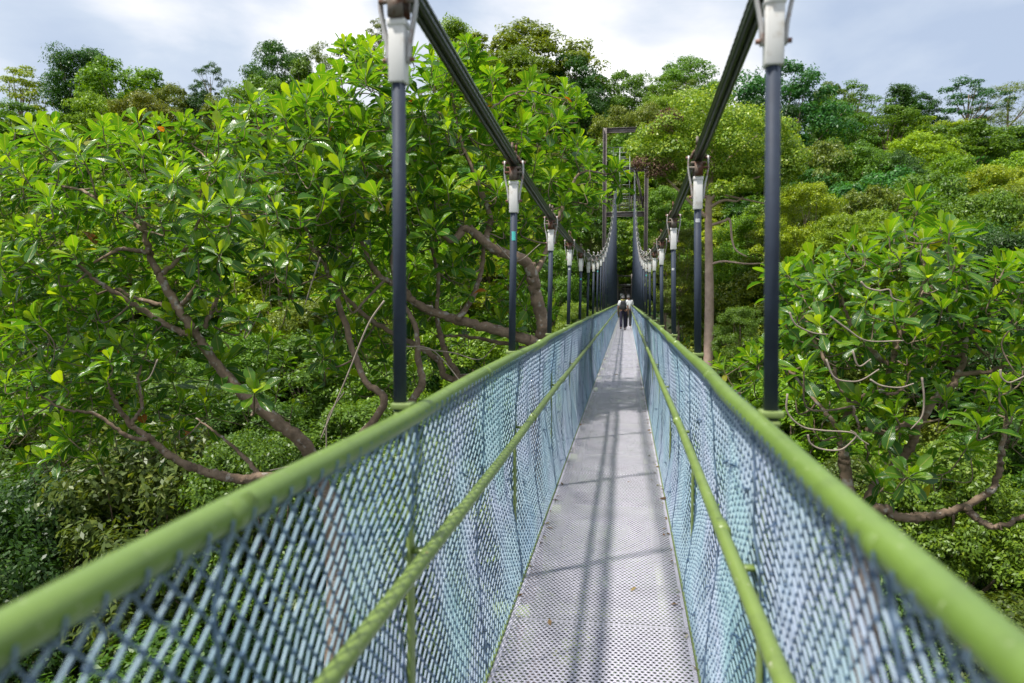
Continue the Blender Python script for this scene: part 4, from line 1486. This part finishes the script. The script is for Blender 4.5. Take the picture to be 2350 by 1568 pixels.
SKY = [
    ('airy', 45, 146, 190, 112, 'yellow', 'pale yellow-green airy tree at the left edge of the skyline'),
    ('round', 30, 235, 200, 100, 'mid', 'mid-green tree low at the left edge behind the big leaves'),
    ('column', 158, 108, 112, 112, 'dark', 'tall dark narrow tree, left of the twin-topped pair on the left skyline'),
    ('cone', 215, 110, 130, 116, 'dark', 'dark pointed tree just right of the narrow one on the left skyline'),
    ('round2', 295, 142, 230, 112, 'mid', 'broad mid-green tree sloping down on the left skyline'),
    ('round', 395, 190, 120, 110, 'olive', 'olive tree on the falling slope of the left skyline'),
    ('dome2', 330, 212, 220, 96, 'brown', 'brownish-green wide crown below the left skyline'),
    ('round2', 215, 205, 130, 96, 'bright', 'bright green rounded crown below the left skyline'),
    ('airy2', 482, 138, 78, 112, 'dark', 'small lone dark tree on a thin trunk in the skyline gap'),
    ('round', 462, 205, 70, 110, 'deep', 'small dark bush-like tree at the foot of the lone thin trunk'),
    ('round', 540, 205, 130, 105, 'olive', 'dull green tree in the skyline dip'),
    ('round', 640, 96, 170, 112, 'dark', 'dark rounded tree with a high shoulder left of the first white socket'),
    ('cone', 690, 135, 110, 108, 'mid', 'mid-green tree leaning against the dark rounded tree'),
    ('airy2', 745, 92, 120, 114, 'grey', 'greyish loose tree behind the highest big leaves'),
    ('round2', 600, 165, 150, 100, 'mid', 'mid-green lower tree under the dark rounded tree'),
    ('airy', 868, 40, 90, 118, 'grey', 'small wispy treetop seen beside the left white socket'),
    ('cone', 1040, 42, 150, 116, 'bright', 'pointed bright tree between the left cable and the great domed tree'),
    ('dome', 1075, 84, 160, 110, 'olive', 'low rounded yellowish tree beside the pointed one'),
    ('dome', 1198, 52, 265, 112, 'olive', 'great domed tree, highest on the skyline left of centre'),
    ('dome2', 1185, 112, 240, 104, 'olive', 'olive domed tree right below the great domed one'),
    ('dome', 1312, 118, 180, 108, 'dark', 'dark domed tree with gaps stepping down from the great one'),
    ('round', 1330, 190, 110, 100, 'dark', 'dark tree tucked under the gap-filled domed tree'),
    ('round', 1440, 160, 130, 112, 'mid', 'grey-green tree at the left of the central hilltop group'),
    ('dome2', 1575, 130, 165, 116, 'mid', 'highest wide crown of the central hilltop group'),
    ('airy', 1512, 165, 110, 102, 'mid', 'tree with pale forked trunk showing in the central hilltop group'),
    ('airy2', 1570, 178, 110, 106, 'olive', 'thin-crowned tree with grey bare twigs in the central hilltop group'),
    ('round', 1630, 185, 90, 110, 'mid', 'tree behind the right main cable on the hilltop'),
    ('round', 1420, 245, 110, 88, 'olive', 'olive tree behind the top beam of the bridge tower'),
    ('dome2', 1490, 238, 120, 90, 'grey', 'dull grey-green crown above the bridge tower'),
    ('round2', 1510, 215, 80, 92, 'bright', 'small bright green crown at the pale forked trunk'),
    ('round', 1792, 142, 200, 84, 'blue', 'large dark bluish-green tree behind the right hanger pole'),
    ('round2', 1750, 215, 150, 80, 'deep', 'deep green lower crown left of the right hanger pole'),
    ('dome', 1905, 188, 110, 98, 'olive', 'olive rounded tree right beside the large bluish-green one'),
    ('dome2', 1915, 225, 140, 92, 'mid', 'mid-green crown under the olive rounded tree at right'),
    ('airy', 1965, 182, 125, 110, 'mid', 'loose tree with sky showing through right of the olive one'),
    ('cone', 2068, 192, 110, 112, 'dark', 'dark pointed tree in the middle of the right skyline'),
    ('round', 2110, 215, 90, 112, 'dark', 'dark shoulder tree joined to the pointed one at right'),
    ('round', 2040, 245, 150, 98, 'mid', 'mid-green wide tree below the dark pointed pair'),
    ('airy2', 2140, 265, 120, 104, 'yellow', 'yellowish thin tree left of the tall emergent pair'),
    ('airy', 2225, 172, 135, 110, 'blue', 'tall emergent tree with dense tuft and bare left limb'),
    ('feather', 2315, 192, 150, 110, 'grey', 'tall feathery tree with thin dark trunk at the right edge'),
    ('round', 2345, 290, 150, 104, 'deep', 'deep green tree at the right edge below the feathery one'),
    ('round2', 2220, 275, 170, 92, 'mid', 'wide layered tree with pale trunk below the emergent pair'),
    ('round', 2110, 300, 160, 84, 'lime', 'lime green tree on the right slope'),
    ('round2', 1900, 315, 150, 74, 'grey', 'grey-green loose tree right of the lime crown'),
    ('dome2', 1980, 325, 170, 72, 'mid', 'vine-hung dark green mound of trees on the right slope'),
    ('dome2', 2070, 345, 120, 70, 'dark', 'dark tangled crown among vines on the right slope'),
    ('round', 2190, 350, 120, 78, 'bright', 'bright green crown above the glossy mass on the right slope'),
]
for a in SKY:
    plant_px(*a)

MIDS = [
    ('near2', 2130, 378, 260, 44, 'mid', 'glossy broad crown spreading over the right slope'),
    ('near2', 2000, 415, 200, 41, 'olive', 'glossy olive crown at the left of the right-hand mass'),
    ('near2', 2270, 420, 260, 38, 'mid', 'glossy dark green crown at the right edge behind the near tree'),
    ('near', 2200, 500, 240, 33, 'dark', 'dark leafy tree right behind the rosette tree'),
    ('near', 2330, 520, 220, 30, 'dark', 'dark leafy tree at the right edge behind the rosette tree'),
    ('near', 1850, 415, 150, 36, 'yellow', 'yellow-green crown right of the second right hanger pole'),
    ('near2', 1925, 480, 150, 34, 'lime', 'bright yellow-green crown above the right-hand rosettes'),
    ('near2', 2000, 470, 150, 35, 'bright', 'bright green layered crown above the right-hand rosettes'),
    ('near', 1735, 485, 170, 43, 'bright', 'bright green shrubby tree between the two right hanger poles'),
    ('near2', 1735, 585, 190, 42, 'mid', 'rounded mid-green tree below the bare side branch'),
    ('near', 1800, 465, 130, 42, 'olive', 'olive tree just right of the tall bare trunk'),
    ('near', 1700, 700, 100, 28, 'bright', 'light green sapling beside the pink-brown trunk'),
    ('near2', 1790, 640, 150, 40, 'dark', 'dark tree behind the first right hanger pole'),
    ('near', 1560, 520, 120, 40, 'olive', 'olive tree seen behind the third right hanger'),
    ('near2', 1530, 420, 110, 58, 'mid', 'mid-green tree right of the bridge tower'),
    ('round2', 1330, 430, 150, 58, 'mid', 'mid-green tree left of the bridge tower'),
    ('near2', 1335, 505, 120, 59, 'grey', 'grey-green leafy tree behind the left hangers'),
    ('near', 1262, 565, 150, 50, 'mid', 'leafy tree behind the crooked limb'),
    ('near', 1320, 690, 100, 28, 'yellow', 'yellow-green low tree beyond the left handrail'),
    ('round2', 1440, 500, 130, 69, 'bright', 'pale-leaved tree seen through the bridge tower'),
    ('round', 1440, 370, 150, 78, 'bright', 'grey-green tree behind the bridge tower'),
    ('round2', 1445, 300, 160, 82, 'mid', 'olive crown on the slope above the bridge tower'),
    ('droopy', 330, 960, 560, 18, 'olive', 'yellowish tree with drooping leaves below the left tree'),
    ('near', 40, 1080, 620, 17, 'dark', 'dark green tree low at the left edge'),
    ('near', 590, 985, 420, 18, 'mid', 'bright small-leaved tree under the leaning trunk'),
    ('droopy', 520, 1150, 520, 18, 'olive', 'olive tree with hanging leaves under the left handrail'),
]
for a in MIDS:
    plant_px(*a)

# lime tree with the reddish dry patch, beside the bridge: its own trunk and crown
r4 = np.random.default_rng(17)
LY = 38.0
bp_ = at(1622, 700, LY)
baseY = np.array([bp_[0], LY, float(ground_z(bp_[0], LY)) - 0.2])
lime = empty('lime_crowned_tree', tuple(baseY), 0, 'lime green tree with a reddish dry patch and tall pink-brown trunk by the tower', 'tree')
wd = MB()
main = smooth_path([baseY, at(1627, 760, LY), at(1627, 600, LY), at(1626, 480, LY), at(1632, 400, LY), at(1640, 330, LY)], 5)
wd.tube(main - baseY, np.linspace(0.27, 0.10, len(main)), 10)
for pts, rr in (([(1622, 470), (1655, 432), (1700, 420), (1745, 405)], 0.11), ([(1622, 480), (1660, 460), (1690, 462), (1705, 452)], 0.09), ([(1622, 520), (1660, 508), (1675, 505), (1680, 550), (1690, 575), (1715, 590)], 0.08),
                ([(1622, 500), (1590, 470), (1560, 440), (1520, 400)], 0.10), ([(1632, 400), (1590, 360), (1550, 320)], 0.09), ([(1632, 400), (1690, 350), (1740, 310)], 0.09), ([(1640, 330), (1630, 290), (1610, 250)], 0.08), ([(1624, 440), (1720, 460), (1790, 475)], 0.06),
                ([(1622, 610), (1660, 600), (1720, 606), (1790, 600)], 0.07)):
    P = smooth_path(px(pts, LY, LY - 0.8), 5)
    wd.tube(P - baseY, np.linspace(rr, rr * 0.35, len(P)), 7)
wd.build('trunk', simple('pink_brown_bark', (0.62, 0.45, 0.36), 0.8, scale=2.5, col2=(0.42, 0.29, 0.23), bump=0.4, bscale=9), lime)
lv, dry = MB(), MB()
blobs = []
for (x, y, w) in [(1590, 248, 80), (1640, 245, 90), (1690, 275, 80), (1730, 290, 80), (1540, 285, 70), (1500, 320, 70), (1470, 350, 60), (1500, 365, 70), (1560, 320, 80), (1600, 300, 80), (1570, 370, 80), (1620, 350, 80), (1680, 330, 90), (1740, 340, 90), (1790, 335, 70), (1810, 365, 50),
                  (1640, 395, 80), (1700, 390, 80), (1755, 395, 80), (1590, 410, 60), (1800, 385, 50), (1550, 400, 50), (1660, 440, 60), (1720, 430, 60), (1610, 330, 90), (1660, 300, 90), (1525, 345, 70), (1805, 335, 70), (1825, 365, 60), (1815, 395, 60), (1780, 300, 60), (1790, 410, 60)]:
    for dd in (-1.6, 0.3, 1.8):
        blobs.append((x + r4.normal(0, 10), y + r4.normal(0, 8), w, LY + dd + r4.normal(0, 0.5), False))
for (x, y, w) in [(1535, 268, 40), (1515, 300, 50), (1490, 380, 55), (1525, 385, 45), (1470, 375, 35), (1550, 275, 30), (1505, 400, 40)]:
    for dd in (-2.0, -0.4):
        blobs.append((x, y, w, LY + dd, True))
for x, y, w, Y, isdry in blobs:
    c = at(x, y, Y)
    rad = w / FPX * Y * (0.5 if not isdry else 0.62)
    n = 560 if not isdry else 260
    u = norm(r4.normal(0, 1, (n, 3)))
    u[:, 2] = np.abs(u[:, 2] + 0.35) - 0.35
    P = c + norm(u) * rad * (0.5 + 0.55 * r4.random((n, 1)) ** 0.6) * [1, 1, 0.8]
    small_leaves(dry if isdry else lv, P - baseY, norm(u * 0.8 + [0, 0, 0.6] + r4.normal(0, 0.45, (n, 3))), 0.145 if not isdry else 0.12, r4, 0.5)
lv.build('crown', MT['lime'], lime, smooth=False)
dry.build('dry_foliage', MT['dry'], lime, smooth=False)['label'] = 'reddish brown dry patch of leaves'

# filler forest over the slopes and the valley floor
rf = np.random.default_rng(23)
GROUPS = {
    'valley': ('small-leaved valley tree with rounded crown below the footbridge', 'small-leaved trees filling the valley below the bridge'),
    'slope': ('leafy tree among the others covering the middle of the forested slope', 'leafy trees covering the forested slope'),
    'far': ('distant tree among the closed canopy high on the hillside', 'distant trees closing the hillside canopy'),
    'bush': ('low leafy bush on the forest floor under the trees', 'low bushes under the forest trees')}
count = 0
tan_l, tan_r = (0 - 1175) / FPX, (2350 - 1175) / FPX


def infrust(x, y, m=0.22):
    v = np.array([x, y, 0]) - EYE * [1, 1, 0]
    f = v[0] * -math.sin(YAW) + v[1] * math.cos(YAW)
    s_ = v[0] * math.cos(YAW) + v[1] * math.sin(YAW)
    return f > 3 and tan_l - m < s_ / f < tan_r + m


yy = 11.0
while yy < 120:
    step = 4.6 if yy < 40 else (6.2 if yy < 80 else 7.5)
    xx = -1.25 * yy - 10
    while xx < 0.95 * yy + 12:
        x = xx + rf.uniform(-0.35, 0.35) * step
        y = yy + rf.uniform(-0.35, 0.35) * step
        xx += step
        if not infrust(x, y) or (abs(x) < 3.6 and y < 62) or (abs(x) < 7.0 and 42 < y < 66) or (abs(x - baseY[0] * y / 38) < 2.6 and y < 46):
            continue
        zb = float(ground_z(x, y))
        if y < 38:
            kind = rf.choice(['near', 'near2', 'near', 'near2', 'droopy'])
            h = rf.uniform(8.5, 12.0)
            top = min(zb + h, -2.5 + max(0, y - 20) * 0.18 + rf.uniform(-1.5, 0.5))
            if abs(x) < 6:
                top = min(top, -1.2)
            w = rf.uniform(5.5, 8.0)
            if x > 0 and kind == 'droopy':
                kind = 'near'
            tone = rf.choice(['mid', 'bright', 'mid', 'olive', 'dark', 'mid', 'bright'] if kind != 'droopy' else ['olive', 'olive', 'mid', 'mid'])
            gname = 'valley'
        elif y < 78:
            kind = rf.choice(['near2', 'round', 'round2', 'dome2', 'near'])
            top = zb + rf.uniform(9, 14)
            if abs(x) < 7:
                top = min(top, zb + 8)
            w = rf.uniform(7, 10)
            tone = rf.choice(['mid', 'dark', 'bright', 'olive', 'mid', 'blue', 'yellow'])
            gname = 'slope'
        else:
            kind = rf.choice(['round', 'round2', 'dome', 'dome2', 'cone'])
            top = zb + rf.uniform(9, 13) + (max(0, y - 85) * 0.10 if x < 12 else -3.5)
            w = rf.uniform(8, 12)
            tone = rf.choice(['mid', 'dark', 'olive', 'grey', 'mid', 'blue'])
            gname = 'far'
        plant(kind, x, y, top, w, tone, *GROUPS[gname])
        count += 1
    yy += step * 0.95
for q in range(110):
    y = rf.uniform(9, 60)
    x = rf.uniform(-0.8 * y - 4, 0.6 * y + 4)
    if not infrust(x, y) or (abs(x) < 5.5 and y > 38):
        continue
    plant('bush', x, y, float(ground_z(x, y)) + rf.uniform(2.5, 4.5), rf.uniform(4, 7), rf.choice(['dark', 'mid', 'bright', 'deep']), *GROUPS['bush'], cat='bush')
    count += 1
print('filler trees', count)

# ground cover: countless leaves over the forest floor
ug = MB()
n = 60000
Y = rf.uniform(6, 75, n)
X = rf.uniform(-1, 1, n) * (0.85 * Y + 8)
P = np.stack([X, Y, ground_z(X, Y) + rf.random(n) ** 2 * 1.0], -1)
small_leaves(ug, P, norm(rf.normal(0, 0.5, (n, 3)) + [0, 0, 1]), 0.42, rf, 0.45)
o = ug.build('undergrowth', MT['forest'], None, smooth=False)
o.color = (0.030, 0.085, 0.014, 1)
tag(o, 'low green undergrowth covering the forest floor', 'undergrowth', kind='stuff')

# ----------------------------------------------------------------------------- light and sky
SUN = norm(np.array([-0.38, -0.265, 1.0]))
ELEV = math.asin(SUN[2])
AZ = math.atan2(SUN[0], SUN[1])
sd = bpy.data.lights.new('sun', 'SUN')
sd.energy = 3.9
sd.angle = R(2.5)
sd.color = (1.0, 0.955, 0.88)
so = bpy.data.objects.new('sun', sd)
COL.objects.link(so)
so.rotation_euler = Vector(-SUN).to_track_quat('-Z', 'Y').to_euler()
so.location = (-20, -20, 60)

w = bpy.data.worlds.new('World')
S.world = w
w.use_nodes = True
N, L = w.node_tree.nodes, w.node_tree.links
N.clear()
out = N.new('ShaderNodeOutputWorld')
sky = N.new('ShaderNodeTexSky')
sky.sky_type = 'NISHITA'
sky.sun_disc = False
sky.sun_elevation = ELEV
sky.sun_rotation = AZ % (2 * math.pi)
sky.air_density = 1.0
sky.dust_density = 2.0
bg1 = N.new('ShaderNodeBackground'); bg1.inputs[1].default_value = 0.10
L.new(sky.outputs[0], bg1.inputs[0])
tc = N.new('ShaderNodeTexCoord')
mp = N.new('ShaderNodeMapping'); mp.inputs['Scale'].default_value = (1, 1, 2.4)
L.new(tc.outputs['Generated'], mp.inputs[0])


def wnoise(scale, det, rough, off):
    m_ = N.new('ShaderNodeMapping'); m_.inputs['Location'].default_value = off
    L.new(mp.outputs[0], m_.inputs[0])
    n_ = N.new('ShaderNodeTexNoise'); n_.inputs['Scale'].default_value = scale; n_.inputs['Detail'].default_value = det; n_.inputs['Roughness'].default_value = rough
    n_.inputs['Distortion'].default_value = 0.3
    L.new(m_.outputs[0], n_.inputs['Vector'])
    return n_.outputs['Fac']


def wm(op, a, b=None, clamp=False):
    n_ = N.new('ShaderNodeMath'); n_.operation = op; n_.use_clamp = clamp
    for i_, v in enumerate((a, b)):
        if v is None:
            continue
        if isinstance(v, (int, float)):
            n_.inputs[i_].default_value = v
        else:
            L.new(v, n_.inputs[i_])
    return n_.outputs[0]


def lobe(pxx, pyy, width):
    """a bank of cloud around one direction of the sky"""
    d = norm(at(pxx, pyy, 100.0) - EYE)
    vm = N.new('ShaderNodeVectorMath'); vm.operation = 'DOT_PRODUCT'
    nv = N.new('ShaderNodeVectorMath'); nv.operation = 'NORMALIZE'
    L.new(tc.outputs['Generated'], nv.inputs[0])
    L.new(nv.outputs[0], vm.inputs[0]); vm.inputs[1].default_value = tuple(d)
    mr = N.new('ShaderNodeMapRange'); mr.interpolation_type = 'SMOOTHSTEP'
    mr.inputs['From Min'].default_value = math.cos(width); mr.inputs['From Max'].default_value = 1.0
    L.new(vm.outputs['Value'], mr.inputs['Value'])
    return mr.outputs[0]


base = wnoise(2.3, 7, 0.5, (3.1, 1.2, 0.4))
fine = wnoise(7.0, 6, 0.5, (0.3, 5.2, 1.4))
val = wm('ADD', wm('MULTIPLY', wm('SUBTRACT', wm('MULTIPLY', base, 1.5), 0.25), 0.75), wm('MULTIPLY', fine, 0.25))
val = wm('ADD', val, wm('MULTIPLY', lobe(1430, 90, 0.26), 0.22))
val = wm('ADD', val, wm('MULTIPLY', lobe(150, 110, 0.20), 0.16))
val = wm('ADD', val, wm('MULTIPLY', lobe(680, 60, 0.16), 0.05))
val = wm('SUBTRACT', val, wm('MULTIPLY', lobe(330, -40, 0.20), 0.26))
val = wm('SUBTRACT', val, wm('MULTIPLY', lobe(2250, 60, 0.30), 0.17))
val = wm('SUBTRACT', val, 0.02)
val = wm('SUBTRACT', val, wm('MULTIPLY', lobe(1080, 20, 0.14), 0.16))
val = wm('SUBTRACT', val, wm('MULTIPLY', lobe(-60, 30, 0.16), 0.16))
ramp = N.new('ShaderNodeValToRGB')
e = ramp.color_ramp.elements
e[0].position, e[1].position = 0.30, 0.72
e[0].color, e[1].color = (0.46, 0.55, 0.71, 1), (1.35, 1.34, 1.32, 1)
k = e.new(0.44); k.color = (0.60, 0.68, 0.80, 1)
k = e.new(0.58); k.color = (0.92, 0.93, 0.97, 1)
L.new(val, ramp.inputs[0])
bg2 = N.new('ShaderNodeBackground'); bg2.inputs[1].default_value = 0.84
L.new(ramp.outputs[0], bg2.inputs[0])
mxs = N.new('ShaderNodeMixShader'); mxs.inputs[0].default_value = 0.88
L.new(bg1.outputs[0], mxs.inputs[1]); L.new(bg2.outputs[0], mxs.inputs[2])
L.new(mxs.outputs[0], out.inputs[0])

# ----------------------------------------------------------------------------- render settings
S.view_settings.view_transform = 'Standard'
S.view_settings.look = 'None'
S.view_settings.exposure = 0.5
S.view_settings.gamma = 1.0
S.render.engine = 'CYCLES'
S.cycles.use_denoising = True
S.cycles.max_bounces = 6
S.cycles.diffuse_bounces = 3
S.cycles.glossy_bounces = 2
S.cycles.transmission_bounces = 3
S.cycles.transparent_max_bounces = 8
S.cycles.caustics_reflective = False
S.cycles.caustics_refractive = False
